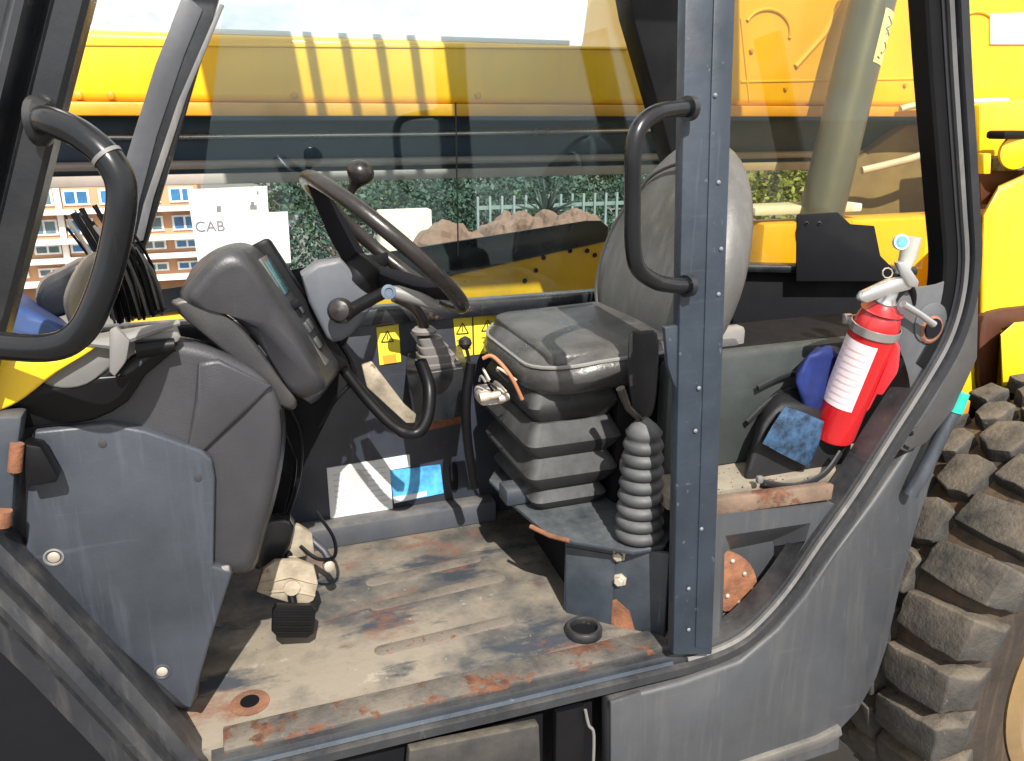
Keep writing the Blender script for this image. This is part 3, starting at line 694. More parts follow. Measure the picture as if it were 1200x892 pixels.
# ---- wiring cluster left of the seat cushion
wb = part('height_control', box(Y(574, 462, 1.36), (.05, .05, .03), .008), M('dirty white plastic', (.42, .38, .36), .6, dust=.4), T)
for k in range(7):
    x0 = 560 + random.random() * 34; y0 = 440 + random.random() * 30
    pts = [Y(x0, y0, 1.34), Y(x0 + random.uniform(-10, 12), y0 - random.uniform(4, 18), 1.33), Y(x0 + random.uniform(0, 18), y0 + random.uniform(-6, 8), 1.32)]
    part('wire', tube(cr(pts, 5), .0024, 6), random.choice([INB, BRN, PLL, ZNC]), wb)
for (x, y, r_) in ((568, 465, .008), (580, 463, .006), (590, 466, .007)): part('fitting', lathe([(r_, -.010), (r_ * 1.2, -.003), (r_ * 1.2, .003), (r_, .010)], Y(x, y, 1.325), (1, 0, .1), 12), random.choice([PLL, ZNC]), wb)
part('loose_cable', tube(cr([Y(566, 420, 1.30), Y(578, 418, 1.29), Y(598, 440, 1.27), Y(612, 468, 1.27)], 6), .0035, 8), M('orange brown cable', (.36, .15, .07), .5), T)
part('black_hose', tube(cr([Y(552, 425, 1.40), Y(546, 470, 1.40), Y(548, 520, 1.42), Y(556, 570, 1.45)], 6), .010, 12), RUB, T)

# ---- front console (big moulding) and its cover plate
con = [(20, 478), (60, 462), (118, 446), (160, 408), (196, 396), (244, 404), (288, 424), (318, 448), (331, 478), (333, 515), (326, 565), (310, 625), (296, 668), (262, 680), (240, 760), (222, 834), (150, 800), (60, 720), (10, 660)]
conf = [(40, 440), (75, 430), (125, 418), (165, 385), (198, 374), (238, 380), (276, 396), (304, 418), (318, 446), (320, 480), (316, 530), (304, 590), (294, 640), (264, 660), (240, 730), (225, 800), (150, 760), (70, 690), (20, 640)]
bm = rounded(cr(Ys(con, SIDE + .062), 3, True), cr(Ys(con, SIDE + .30), 3, True), .022, 6)
cs = part('front_console', bm, PLG, T, ang=50)
plt = [(38, 506), (128, 497), (170, 505), (236, 528), (249, 540), (252, 560), (250, 664), (273, 670), (247, 750), (224, 832), (214, 828), (120, 744), (30, 656), (30, 560)]
bm = prism(Ys(plt, SIDE + .046), (0, .022, 0), .0045, 3)
cp = part('cover_plate', bm, PLP, T, ang=45)
for (x, y) in ((63, 653), (190, 787)):
    b_ = part('screw_cup', lathe([(.0125, .0), (.0125, .0015), (.0105, .0022), (.0085, -.001)], Y(x, y, SIDE + .046), (0, -1, 0), 24, caps=False), PLL if x < 100 else PLP, cp)
    part('screw', lathe([(.0075, -.002), (.0075, .001), (.005, .002), (.0005, .002)], Y(x, y, SIDE + .046), (0, -1, 0), 16), ZNC, cp)
part('clip', box(Y(262, 668, SIDE + .052), (.018, .01, .012), .004), PLL, cp)
# dent in the moulding: a raised triangular gusset
part('moulded_ridge', rounded(Ys([(232, 424), (256, 420), (318, 452), (286, 486), (236, 532), (218, 532), (228, 470)], SIDE + .052), Ys([(232, 424), (256, 420), (318, 452), (286, 486), (236, 532), (218, 532), (228, 470)], SIDE + .085), .008, 3), PLG, cs, ang=50)
# black gap band and grey cowl above it, yellow fender, wiper arm
part('cowl_gap', rounded(cr(Ys([(-40, 505), (-40, 470), (20, 470), (60, 442), (150, 440), (190, 405), (206, 398), (204, 412), (170, 440), (150, 470), (110, 492), (60, 498)], SIDE + .05), 2, True), cr(Ys([(-40, 505), (-40, 470), (20, 470), (60, 442), (150, 440), (190, 405), (206, 398), (204, 412), (170, 440), (150, 470), (110, 492), (60, 498)], SIDE + .085), 2, True), .004, 2), RUB, T)
part('front_fender', rounded(cr(Ys([(-60, 500), (-60, 425), (20, 420), (66, 420), (104, 402), (112, 408), (68, 436), (30, 466), (0, 482)], SIDE + .03), 3, True), cr(Ys([(-60, 460), (-60, 405), (20, 398), (66, 396), (104, 384), (112, 390), (68, 410), (30, 440), (0, 450)], SIDE + .25), 3, True), .006, 3), YELB, T)
part('cowl_pad', rounded(cr(Ys([(48, 446), (62, 424), (100, 402), (150, 392), (202, 388), (210, 400), (170, 410), (130, 432), (100, 452), (70, 456)], SIDE + .046), 3, True), cr(Ys([(50, 430), (64, 412), (100, 394), (150, 384), (200, 378), (206, 388), (172, 398), (130, 416), (100, 436), (70, 440)], SIDE + .12), 3, True), .006, 3), PLL, T)
wp = part('wiper_arm', tube([Y(88, 400, SIDE + .03), Y(130, 404, SIDE + .03), Y(180, 386, SIDE + .04), Y(210, 378, SIDE + .05)], [.004, .0065, .006, .004], 8), PLL, T)
part('arm_bracket', prism(Ys([(128, 388), (136, 384), (152, 400), (148, 424), (134, 442), (128, 436)], SIDE + .022), (0, .012, 0), .002), PLL, wp)
part('arm_pivot', tube([Y(160, 410, SIDE + .04), Y(205, 404, SIDE + .04)], [.012, .009], 14), RUB, wp)
# hinge at the far left
hg = part('door_hinge', prism(Ys([(-40, 488), (26, 488), (18, 545), (14, 610), (-40, 620)], SIDE + .010), (0, .035, 0), .004), M('hinge paint', (.035, .045, .062), .4, var=.3, scratch=.5, dust=.2), T)
part('rusty_bush', tube([Y(20, 520, SIDE + .006), Y(17, 552, SIDE + .006)], .008, 12), RUST, hg)
part('rusty_bush', tube([Y(4, 598, SIDE + .004), Y(2, 616, SIDE + .004)], .010, 12), RUST, hg)
part('hinge_dark_piece', prism(Ys([(26, 520), (48, 524), (68, 560), (66, 566), (30, 572)], SIDE + .010), (0, .028, 0), .003), RUB, hg)  # flat black piece right of the hinge

# ---- instrument pod
near = [(206, 350), (222, 322), (246, 298), (268, 290), (288, 298), (314, 334), (346, 386), (372, 434), (382, 456), (366, 468), (346, 468), (330, 448), (296, 400), (258, 366)]
far = [(228, 322), (250, 296), (278, 285), (297, 287), (312, 298), (340, 334), (368, 374), (392, 412), (399, 426), (392, 442), (366, 470), (340, 440), (310, 388), (270, 350)]
pod2 = part('instrument_pod', rounded(cr(Ys(near, SIDE + .13), 3, True), cr(Ys(far, SIDE + .36), 3, True), .030, 6), M('dark padded pod vinyl', (.020, .020, .024), .34, var=.25, vs=4, bump=.10, bs=300, dust=.3, dcol=(.13, .125, .12), scratch=.1), T, ang=60)
un = [(203, 352), (230, 350), (262, 366), (298, 400), (332, 448), (348, 470), (342, 480), (326, 474), (300, 450), (250, 402), (208, 366)]
part('pod_underside', rounded(cr(Ys(un, SIDE + .136), 3, True), cr(Ys(un, SIDE + .32), 3, True), .010, 4), M('dark pod underside', (.030, .030, .033), .38, dust=.2, bump=.1, bs=300), pod2, ang=60)
# instrument face: laid as a slab over the rearward slope
def slope(u, v, off=0.):
    a = Y(290, 299, SIDE + .14); b = Y(383, 452, SIDE + .14); c_ = Y(304, 291, SIDE + .345); d_ = Y(395, 430, SIDE + .345)
    p = a.lerp(b, u).lerp(c_.lerp(d_, u), v); nn = (b - a).cross(c_ - a).normalized()
    if nn.z < 0: nn = -nn
    return p + nn * off
def slab(name, u0, u1, v0, v1, o0, o1, m, par, r=.001):
    q = [slope(u0, v0, o0), slope(u1, v0, o0), slope(u1, v1, o0), slope(u0, v1, o0)]
    nn = (slope(.5, .5, 1) - slope(.5, .5, 0)).normalized()
    return part(name, prism(q, nn * (o1 - o0), r), m, par)
fc = slab('instrument_face', .06, .90, .34, .90, -.004, .006, M('instrument face plastic', (.075, .078, .075), .4, var=.3, dust=.4), pod2)
slab('display', .09, .34, .42, .84, .006, .009, M('lcd glass', (.05, .12, .13), .12, var=.5, bump=.0, spec=.9), pod2)
for k in range(3):
    for j in range(2): slab('button', .44 + k * .13, .52 + k * .13, .42 + j * .22, .58 + j * .22, .006, .011, BOOT if (k + j) % 3 else INB, pod2, .0015)
slab('pod_brow', -.04, 1.03, .88, 1.12, -.012, .022, RUB, pod2, .008)
slab('key_switch', .40, .46, .40, .5, .004, .020, INB, pod2, .003)

# ---- steering column shroud, wheel, stalks, straps
part('column_shroud', rounded(cr(Ys([(352, 322), (392, 304), (404, 308), (436, 350), (432, 366), (412, 392), (390, 402), (376, 384)], 1.34), 2, True), cr(Ys([(352, 318), (392, 300), (404, 304), (436, 346), (432, 360), (412, 386), (390, 396), (376, 378)], 1.46), 2, True), .010, 3), PLB, T)
WC = Y(452, 287, 1.38); wn_ = Vector((.685, .085, .72)).normalized()
u = Vector((0, 1, 0)); u = (u - wn_ * u.dot(wn_)).normalized(); v = wn_.cross(u)
RW = .166
sw = part('steering_wheel', tube([WC + (u * math.cos(6.2832 * k / 56) + v * math.sin(6.2832 * k / 56)) * RW for k in range(56)], .0128, 14, closed=True), BRN, T)
hub = WC - wn_ * .055
for a in (100, 220, 340):
    e = WC + (u * math.cos(R(a)) + v * math.sin(R(a))) * RW
    part('spoke', tube(cr([hub + (e - WC) * .12, hub.lerp(e, .5) - wn_ * .006, e], 4), [.020] * 5 + [.017, .016, .014, .012], 10, flat=.4), INB, sw)
part('hub', lathe([(.036, -.03), (.040, -.01), (.036, .012), (.020, .02), (.001, .021)], hub, wn_, 24), RUB, sw)
kb = Y(420, 207, 1.36); e = WC + (Y(405, 226, 1.36) - WC).normalized() * RW
part('spinner_knob', lathe([(.006, -.030), (.008, -.018), (.013, -.010), (.0205, 0), (.0225, .008), (.0205, .017), (.012, .025), (.001, .028)], kb, (.42, -.25, .86), 20), BRN, sw)
part('column', tube([hub, Y(398, 372, 1.42), Y(385, 395, 1.44)], [.024, .028, .034], 16), RUB, T)
kn = part('stalk_hub', lathe([(.012, -.02), (.020, -.012), (.021, .004), (.016, .014), (.001, .018)], Y(399, 364, 1.30), (-.3, -.9, .2), 20), BRN, T)
part('stalk', tube(cr([Y(400, 370, 1.31), Y(425, 356, 1.30), Y(450, 343, 1.29)], 4), [.015, .014, .012, .011, .011, .011, .010, .010, .010], 12), RUB, kn)
ls = part('gear_stalk', tube([Y(452, 342, 1.29), Y(466, 343, 1.285), Y(490, 350, 1.28), Y(512, 358, 1.28)], [.010, .012, .0115, .009], 12), PLL, T)
part('stalk_cap', lathe([(.012, 0), (.012, .004), (.007, .005), (.006, .002), (.001, .002)], Y(455, 342, 1.277), (0, -1, .1), 20), M('blue grey cap', (.10, .13, .18), .4), ls)
# curved black column boot/strap under the wheel
part('column_strap', tube(cr([Y(378, 402, 1.42), Y(402, 432, 1.40), Y(432, 470, 1.38), Y(462, 500, 1.36), Y(486, 508, 1.355), Y(500, 490, 1.36), Y(503, 455, 1.38), Y(493, 424, 1.42)], 6), [.010] * 20 + [.012] * 23, 14), RUB, T)
part('support_bar', prism([Y(424, 428, 1.405), Y(436, 424, 1.405), Y(474, 474, 1.385), Y(488, 486, 1.385), Y(486, 496, 1.385), Y(476, 496, 1.385), Y(430, 454, 1.405)], (0, .008, 0), .002), CRM, T)
part('column_base', prism([Y(380, 392, 1.45), Y(400, 420, 1.45), Y(395, 470, 1.45), Y(360, 540, 1.45), Y(330, 610, 1.45), Y(310, 640, 1.45), Y(300, 480, 1.45)], (0, .12, 0), .006), INB, T)

for k, q in enumerate((((330, 500), (345, 540), (338, 590), (325, 640)), ((340, 480), (352, 510), (350, 560), (335, 610)), ((400, 405), (415, 440), (392, 470), (372, 500)))):
    part('dash_cable', tube(cr([Y(a, b, 1.425 - .01 * k) for a, b in q], 6), .0045, 8), RUB, T)
for (x, y) in ((120, 520), (232, 560)): part('screw', lathe([(.005, 0), (.005, .0015), (.002, .002), (.0003, .002)], Y(x, y, SIDE + .046), (0, -1, 0), 12), PLG, cp)
part('console_seam', tube(cr([Y(330, 480, SIDE + .07), Y(326, 540, SIDE + .075), Y(308, 610, SIDE + .075), Y(292, 662, SIDE + .075)], 6), .0022, 6), RUB, cs)
# ---- pedals
PY = 1.30
def yq(pts, y0, d, r=.003): return prism(Ys(pts, y0), (0, d, 0), r)
pd = part('brake_pedal', yq([(300, 694), (308, 668), (322, 658), (350, 657), (368, 664), (373, 684), (368, 704), (352, 713), (336, 706), (322, 702)], PY, .012), CRM, T)
part('rib', tube([Y(306, 684, PY - .001), Y(340, 676, PY - .003), Y(371, 684, PY - .001)], .0022, 6), CRM, pd)
part('rib', tube([Y(310, 694, PY - .001), Y(340, 692, PY - .003), Y(369, 698, PY - .001)], .0022, 6), CRM, pd)
part('pedal_boss', lathe([(.012, -.012), (.014, -.004), (.014, .006), (.001, .008)], Y(342, 688, PY), (0, -1, .15), 14), CRM, pd)
part('upper_bracket', yq([(318, 652), (322, 636), (334, 618), (350, 616), (366, 626), (369, 650), (346, 655)], PY + .06, .014), CRM, pd)
part('spring', tube([Y(344 + 5 * math.cos(k * 1.1), 652 + k * .28, PY + .03 + .004 * math.sin(k * 1.1)) for k in range(40)], .0014, 5), ZNC, pd)
part('pedal_arm', tube([Y(345, 716, PY - .02), Y(342, 700, PY + .0), Y(338, 660, PY + .05), Y(332, 604, PY + .12)], [.007, .008, .009, .010], 10), RUB, pd)
pp_ = part('pedal_pad', rounded(Ys([(319, 716), (324, 710), (364, 710), (370, 717), (368, 742), (361, 748), (326, 748), (318, 740)], PY - .045), Ys([(319, 712), (324, 706), (364, 706), (370, 713), (368, 736), (361, 742), (326, 742), (318, 734)], PY - .022), .003, 3), RUB, pd)
for k in range(5): part('pad_rib', tube([Y(323, 716 + k * 6.4, PY - .046), Y(365, 716 + k * 6.4, PY - .046)], .0018, 6), RUB, pp_)
ac = part('pedal_linkage', tube([Y(360, 628, PY + .1), Y(380, 646, PY + .08), Y(388, 660, PY + .06)], [.007, .007, .007], 12), INN, T)
part('end_bush', lathe([(.010, -.006), (.010, .006), (.006, .008), (.001, .008)], Y(385, 663, PY + .05), (.2, -1, .2), 16), ZNC, ac)
part('pedal_housing', rounded(cr(Ys([(300, 640), (306, 616), (330, 608), (345, 618), (330, 660), (300, 668)], PY + .04), 2, True), cr(Ys([(300, 632), (306, 608), (330, 600), (345, 610), (330, 650), (300, 658)], PY + .14), 2, True), .008, 3), BLK, T)
part('control_cable', tube(cr([Y(352, 640, PY + .06), Y(372, 655, PY + .04), Y(392, 652, PY + .06), Y(390, 628, PY + .12), Y(370, 600, PY + .15)], 5), .0035, 7), RUB, T)

# ---- chassis under the cab, steps
part('chassis_side', box((.1, 1.30, -.20), (1.3, .30, .28), .01), INB, T)
part('step_plate', prism(Ys([(480, 880), (632, 850), (636, 960), (470, 980)], SIDE + .03), (0, .02, 0), .003), M('step steel', (.022, .022, .024), .5, dust=.4, scratch=.5), T)
part('step_hanger', prism(Ys([(652, 836), (686, 828), (684, 960), (650, 960)], SIDE + .022), (0, .02, 0), .003), RUB, T)
part('hanger_cable', tube(cr([Y(686, 832, SIDE + .01), Y(690, 850, SIDE + .01), Y(696, 862, SIDE + .01), Y(694, 920, SIDE + .01)], 4), .0028, 8), PLL, T)
part('front_wheel_arch', box((-.62, 1.42, -.45), (1.0, .60, .86), .04), INB, T)
part('front_side_tank', prism(Ys([(-200, 560), (-60, 690), (60, 810), (150, 900), (240, 990), (-200, 1100)], SIDE + .05), (0, .05, 0), .01), INB, T)
part('underbody_frame', box((.45, 1.32, -.60), (1.0, .35, .22), .02), INB, T)

# ---- boom and its underside, right through the picture beyond the cab
BY = 1.96
boomp = [(-300, 36), (60, 40), (735, 45), (742, 10), (756, -40), (1300, -60), (1300, 116), (860, 119), (730, 121), (-300, 121)]
def Yz(pts, y): return [Y(a, b, y) for a, b in pts]
zb0 = Y(400, 121, BY).z; zb1 = Y(400, 44, BY).z; xR = Y(737, 44, BY).x
bx0 = -6.0
bpts = [Vector((bx0, BY, zb1)), Vector((xR, BY, zb1)), Vector((xR + .02, BY, zb1 + .03)), Vector((xR + .10, BY, 1.75)), Vector((3.6, BY, 1.78)), Vector((3.6, BY, zb0)), Vector((bx0, BY, zb0))]
boom = part('boom', prism(bpts, (0, .34, 0), .018, 4), YEL, T, ang=30)
part('boom_wear_strip', box(((bx0 + 3.6) / 2, BY + .17, zb0 - .014), (3.6 - bx0, .36, .028), .004), ORG, boom)
part('boom_top_sheet', box((bx0 / 2 + xR / 2 - .05, BY + .17, zb1 + .006), (xR - bx0 - .2, .30, .012), .003), WHT, boom)
# embossed arcs and rib on the side plate
def arc(cx, cy, r, a0, a1, y, n=16): return [Y(cx + r * math.cos(R(a0 + (a1 - a0) * k / n)), cy - r * math.sin(R(a0 + (a1 - a0) * k / n)), y) for k in range(n + 1)]
part('weld_bead', tube(arc(899, 38, 27, 150, -15, BY - .001), .005, 8), YEL, boom)
part('weld_bead', tube([Y(932, 78, BY - .001), Y(966, 40, BY - .001), Y(990, -5, BY - .001)], .008, 8), YEL, boom)
part('weld_bead', tube(arc(1145, 38, 24, 140, -10, BY - .001), .005, 8), YEL, boom)
o = part('white_plate', prism(Ys([(1161, 16), (1230, 14), (1230, 52), (1161, 52)], BY - .006), (0, .006, 0), .001), WHT, boom)
for k, px in enumerate((92, 130, 345, 560)): part('boom_bolt', lathe([(.009, 0), (.008, .004), (.004, .006), (.001, .006)], Y(px, 112, BY), (0, -1, 0), 6), ORG, boom)
for (x0_, y0_, x1_, y1_) in ((868, 96, 1090, 92), (868, 22, 878, 118), (60, 52, 735, 57)): part('weld_seam', tube([Y(x0_, y0_, BY), Y(x1_, y1_, BY)], .0035, 6), YEL, boom)
for (x_, y_) in ((880, 60), (920, 104), (1060, 100), (1075, 60)): part('boom_bolt', lathe([(.007, 0), (.007, .003), (.005, .007), (.001, .007)], Y(x_, y_, BY), (0, -1, 0), 6), ORG, boom)
# carriage beam under the boom: dark, with a bright pipe
zc0 = Y(300, 214, 2.10).z; zc1 = zb0 + .03
part('under_boom_beam', box((-1.2, 2.20, (zc0 + zc1) / 2), (9.2, .20, zc1 - zc0), .01), M('dark beam with blue reflection tint', (.012, .036, .065), .4, var=.3), boom)  # blue in the colour imitates the bluish reflection on the side window
part('hydraulic_pipe', tube([Y(-600, 156, 2.08), Y(160, 161, 2.08), Y(500, 157, 2.08), Y(770, 152, 2.08)], .007, 10), STL, boom)
part('hydraulic_pipe', tube([Vector((-6, 2.08, zc0 + .045)), Vector((3, 2.08, zc0 + .045))], .010, 10), M('brownish pipe', (.30, .26, .23), .5), boom)
part('lower_channel', box((-1.2, 2.09, zc0 + .012), (9.2, .03, .024), .003), M('tan channel', (.34, .29, .25), .6, dust=.3), boom)
# tilt cylinder behind the rear window
c0, c1 = Y(1030, -30, 1.86), Y(958, 268, 1.80)
cyl = part('lift_cylinder', tube([c0, c0.lerp(c1, .5), c1], .058, 24), CYL, T)
ax = (c1 - c0).normalized(); nrm = Vector((0, -1, 0)); nrm = (nrm - ax * nrm.dot(ax)).normalized(); sd = ax.cross(nrm)
part('cylinder_gland', tube([c1 - ax * .02, c1 + ax * .02], .062, 24), CYL, cyl)
# wrapped sticker with hand written marks
def oncyl(s, a, r=.0592): p = c0 + ax * s; return p + (nrm * math.cos(a) + sd * math.sin(a)) * r
L0 = (Y(1042, 12, 1.80) - c0).dot(ax); L1 = (Y(1028, 78, 1.80) - c0).dot(ax)
sg = 1 if (sd.x > 0) else -1
bm = B(); rings = [[oncyl(L0 + (L1 - L0) * i / 4, sg * R(-4 + 50 * k / 8)) for k in range(9)] for i in range(5)]
skin(bm, rings, False, False); st_ = part('sticker', bm, DECB, cyl, 'pale yellow sticker with dark marks')
bmr = B()
for (s, a, s2, a2) in ((.12, 10, .22, 36), (.22, 36, .34, 12), (.34, 12, .42, 38), (.30, 30, .44, 18), (.58, 20, .66, 36), (.66, 36, .76, 26), (.78, 14, .80, 20), (.88, 6, .90, 14)):
    tube([oncyl(L0 + (L1 - L0) * s, sg * R(a), .0603), oncyl(L0 + (L1 - L0) * (s + s2) / 2, sg * R((a + a2) / 2), .0603), oncyl(L0 + (L1 - L0) * s2, sg * R(a2), .0603)], .0016, 5, bm0=bmr)
part('marks', bmr, M('grey marker', (.25, .25, .18), .7), st_)
# structure seen through the rear window: olive plates, hoses, yellow frame
OLV = M('dirty brown steel', (.16, .11, .04), .6, var=.4, dust=.4, dcol=(.25, .2, .1))
part('chassis_plate', prism([Vector((1.75, 2.05, .50)), Vector((3.4, 2.05, .50)), Vector((3.4, 2.05, zb0 - .05)), Vector((2.02, 2.05, zb0 - .05)), Vector((1.70, 2.05, .70))], (0, .05, 0), .01), OLV, T)
part('boom_hose', tube(cr([Y(1010, 200, 1.95), Y(1040, 193, 1.93), Y(1080, 182, 1.9), Y(1160, 150, 1.9)], 5), .011, 10), HOSE, T)
part('boom_hose', tube(cr([Y(1055, 128, 1.93), Y(1085, 122, 1.92), Y(1180, 118, 1.9)], 5), .009, 10), HOSE, T)
yb = Y(895, 310, 1.75); part('chassis_rail', box((1.95, 1.86, (Y(920, 262, 1.80).z + .30) / 2), (1.2, .10, Y(920, 262, 1.80).z - .30), .012), YEL, T)
part('white_rail', box((1.50, 1.87, Y(920, 250, 1.8).z + .004), (.35, .10, .022), .004), WHT, T)

# ---- engine cover beyond the cab (yellow with black trim band)
EY = 2.35
eb = part('engine_cover', rounded(Ys([(150, 362), (420, 332), (520, 318), (714, 276), (712, 420), (150, 480)], EY), [p + Vector((0, .7, -.30)) for p in Ys([(150, 362), (420, 332), (520, 318), (714, 276), (712, 420), (150, 480)], EY)], .02, 4), M('ochre engine cover paint', (.74, .40, .006), .5, var=.15, vs=8, spots=0, dust=.2, rust=.05, rs=30), T)
tr = [(150, 345), (330, 318), (420, 300), (520, 284), (690, 258), (706, 258), (715, 266), (714, 282), (520, 325), (330, 352), (150, 372)]
part('black_trim_band', rounded(Ys(tr, EY - .012), [p + Vector((0, .10, -.03)) for p in Ys(tr, EY)], .012, 3), BLK, eb)
for (x, y) in ((688, 294), (668, 294), (637, 302), (628, 317), (615, 329), (697, 299)):
    part('bolt', lathe([(.008, 0), (.007, .004), (.001, .005)], Y(x, y, EY - .001), (0, -1, 0), 8), INB, eb)
# ---- rear body right of the cab
rb = part('rear_body', rounded(cr(Ys([(1152, 250), (1200, 205), (1300, 190), (1300, 470), (1128, 470), (1126, 440), (1148, 400)], 1.45), 2, True), cr(Ys([(1152, 250), (1200, 205), (1300, 190), (1300, 470), (1128, 470), (1126, 440), (1148, 400)], 1.80), 2, True), .02, 4), YELB, T, 'bright yellow rear body behind the cab')
BRD = M('brown red dark steel', (.07, .022, .010), .6, var=.4, rust=.1)
part('rear_brace', prism(Ys([(1148, 188), (1260, 170), (1260, 240), (1150, 240)], 1.75), (0, .05, 0), .006), BRD, T)
part('rear_cross_panel', prism(Ys([(1148, 122), (1260, 112), (1260, 180), (1148, 186)], 1.78), (0, .05, 0), .01), YELB, T)
part('hydraulic_block', box(Y(1182, 158, 1.70), (.10, .06, .022), .008), INB, T)
part('yellow_flange', lathe([(.04, 0), (.045, .01), (.045, .02), (.02, .026), (.001, .026)], Y(1186, 178, 1.70), (-.3, -1, 0), 24), YELB, T)
part('yellow_tab', prism(Ys([(1153, 180), (1162, 180), (1161, 204), (1153, 204)], 1.66), (0, .02, 0), .003), YELB, T)
part('mesh_grille', box(Y(1190, 192, 1.72), (.14, .03, .035), .003), M('grey green mesh', (.12, .13, .10), .7, var=.6, vs=80), T)
part('fender_opening', prism(Ys(cr([(1150, 380), (1162, 366), (1200, 360), (1260, 356), (1260, 378), (1185, 382), (1172, 396), (1168, 456), (1150, 460), (1148, 420)], 2, True), 1.435), (0, .02, 0), .002), BRD, rb)
part('fender_bracket', rounded(Ys([(1172, 392), (1188, 378), (1270, 370), (1270, 470), (1206, 470), (1196, 452), (1186, 462), (1174, 458)], 1.37), Ys([(1172, 392), (1188, 378), (1270, 370), (1270, 470), (1206, 470), (1196, 452), (1186, 462), (1174, 458)], 1.47), .01, 3), YELB, T)
part('orange_light_tab', box(Y(1128, 476, 1.2), (.02, .02, .03), .004), M('orange lens', (.8, .2, .01), .3), T)

# ---- rear wheel
WCx, WCz, WR = 1.80, -.25, .575
Y0, Y1 = .96, 1.34
def wp_(a, r, y): return Vector((WCx + r * math.cos(a), y, WCz + r * math.sin(a)))
bm = B(); prof = [(.30, Y0 + .06), (.36, Y0 + .015), (.44, Y0 + .0), (.49, Y0 + .012), (.525, Y0 + .035), (.54, Y0 + .06), (.545, 1.10), (.547, 1.15), (.545, 1.20), (.54, Y1 - .06), (.525, Y1 - .035), (.44, Y1), (.36, Y1 - .015), (.30, Y1 - .06)]
rings = [[wp_(6.28318 * k / 96, r, y) for k in range(96)] for r, y in prof]
skin(bm, rings, True, False)
wh = part('rear_wheel', bm, TYRS, T, 'large rear tyre with dusty tread lugs')
def chip(bm, a=.0035):
    bmesh.ops.subdivide_edges(bm, edges=[e for e in bm.edges if e.calc_length() > .02], cuts=2, use_grid_fill=True)
    for v in bm.verts: v.co += noise.noise_vector(v.co * 38) * a
def lug(pts, r0, r1, nm='tread_lug', m=TYR):
    """pts = (angle, y[, dr]) outline; extruded radially"""
    bm = B(); a = [wp_(p[0], r0, p[1]) for p in pts]
    cx = sum(p[0] for p in pts) / len(pts); cy = sum(p[1] for p in pts) / len(pts)
    b = [wp_(cx + (p[0] - cx) * .86, r1 + (p[2] if len(p) > 2 else 0), cy + (p[1] - cy) * .90) for p in pts]
    skin(bm, [a, b]); bmesh.ops.recalc_face_normals(bm, faces=bm.faces)
    bev(bm, .004, 2)
    chip(bm); return part(nm, bm, m, wh)
NL = 29; pit = 6.28318 / NL
for k in range(NL):
    a = pit * k
    ang = math.degrees(a) % 360
    if not (60 < ang < 270): continue           # only the arc the photograph can see
    j = lambda s=.012: random.uniform(-s, s)
    # outer shoulder lug reaching over the edge onto the sidewall
    bm = B()
    w0, w1 = .36 * pit, .22 * pit
    rr = [[wp_(a - w0, .535, 1.115), wp_(a + w0, .535, 1.115), wp_(a + w0 * .8, WR, 1.108), wp_(a - w0 * .8, WR, 1.108)],
          [wp_(a - w0 * 1.15 - .01, .53, 1.04), wp_(a + w0 * 1.15 - .01, .53, 1.04), wp_(a + w0 * .95 - .01, WR, 1.04), wp_(a - w0 * .95 - .01, WR, 1.04)],
          [wp_(a - w0 * 1.3 - .025, .50, Y0 + .03), wp_(a + w0 * 1.2 - .025, .50, Y0 + .03), wp_(a + w0 * 1.0 - .025, WR - .008, Y0 - .002), wp_(a - w0 * 1.0 - .025, WR - .008, Y0 - .002)],
          [wp_(a - w0 * 1.3 - .03, .45, Y0 + .006), wp_(a + w0 * .9 - .03, .45, Y0 + .006), wp_(a + w0 * .8 - .03, .50, Y0 - .016), wp_(a - w0 * .9 - .03, .50, Y0 - .016)]]
    skin(bm, rr); bmesh.ops.recalc_face_normals(bm, faces=bm.faces); bev(bm, .004, 2, ang=20); chip(bm)
    part('shoulder_lug', bm, TYR, wh)
    b0 = a + .5 * pit
    lug([(b0 - .38 * pit + j(), 1.118), (b0 - .47 * pit, 1.165), (b0 - .25 * pit, 1.212), (b0 + .32 * pit + j(), 1.208), (b0 + .49 * pit, 1.16), (b0 + .36 * pit, 1.113)], .535, WR + .004)
    lug([(a - .30 * pit + j(), 1.215), (a - .36 * pit, 1.25), (a - .16 * pit, 1.28), (a + .26 * pit, 1.275), (a + .38 * pit + j(), 1.24), (a + .24 * pit, 1.21)], .535, WR)
    lug([(b0 - .30 * pit, 1.285), (b0 - .34 * pit, Y1 + .004), (b0 + .30 * pit, Y1 + .004), (b0 + .34 * pit, 1.285)], .53, WR - .006)
bm = lathe([(.285, .01), (.285, .04), (.27, .06), (.25, .10), (.10, .12), (.001, .12)], (WCx, Y0 + .03, WCz), (0, 1, 0), 64)
part('rim', bm, RIM, wh)
part('rim_edge', lathe([(.345, .02), (.35, -.004), (.32, -.012), (.285, .01), (.285, .04)], (WCx, Y0 + .02, WCz), (0, 1, 0), 72, caps=False), RIM, wh)
part('fender_liner', prism([wp_(R(a), .53, 1.36) for a in range(60, 200, 10)] + [wp_(R(a), .30, 1.36) for a in range(190, 50, -10)], (0, .02, 0)), INB, T)

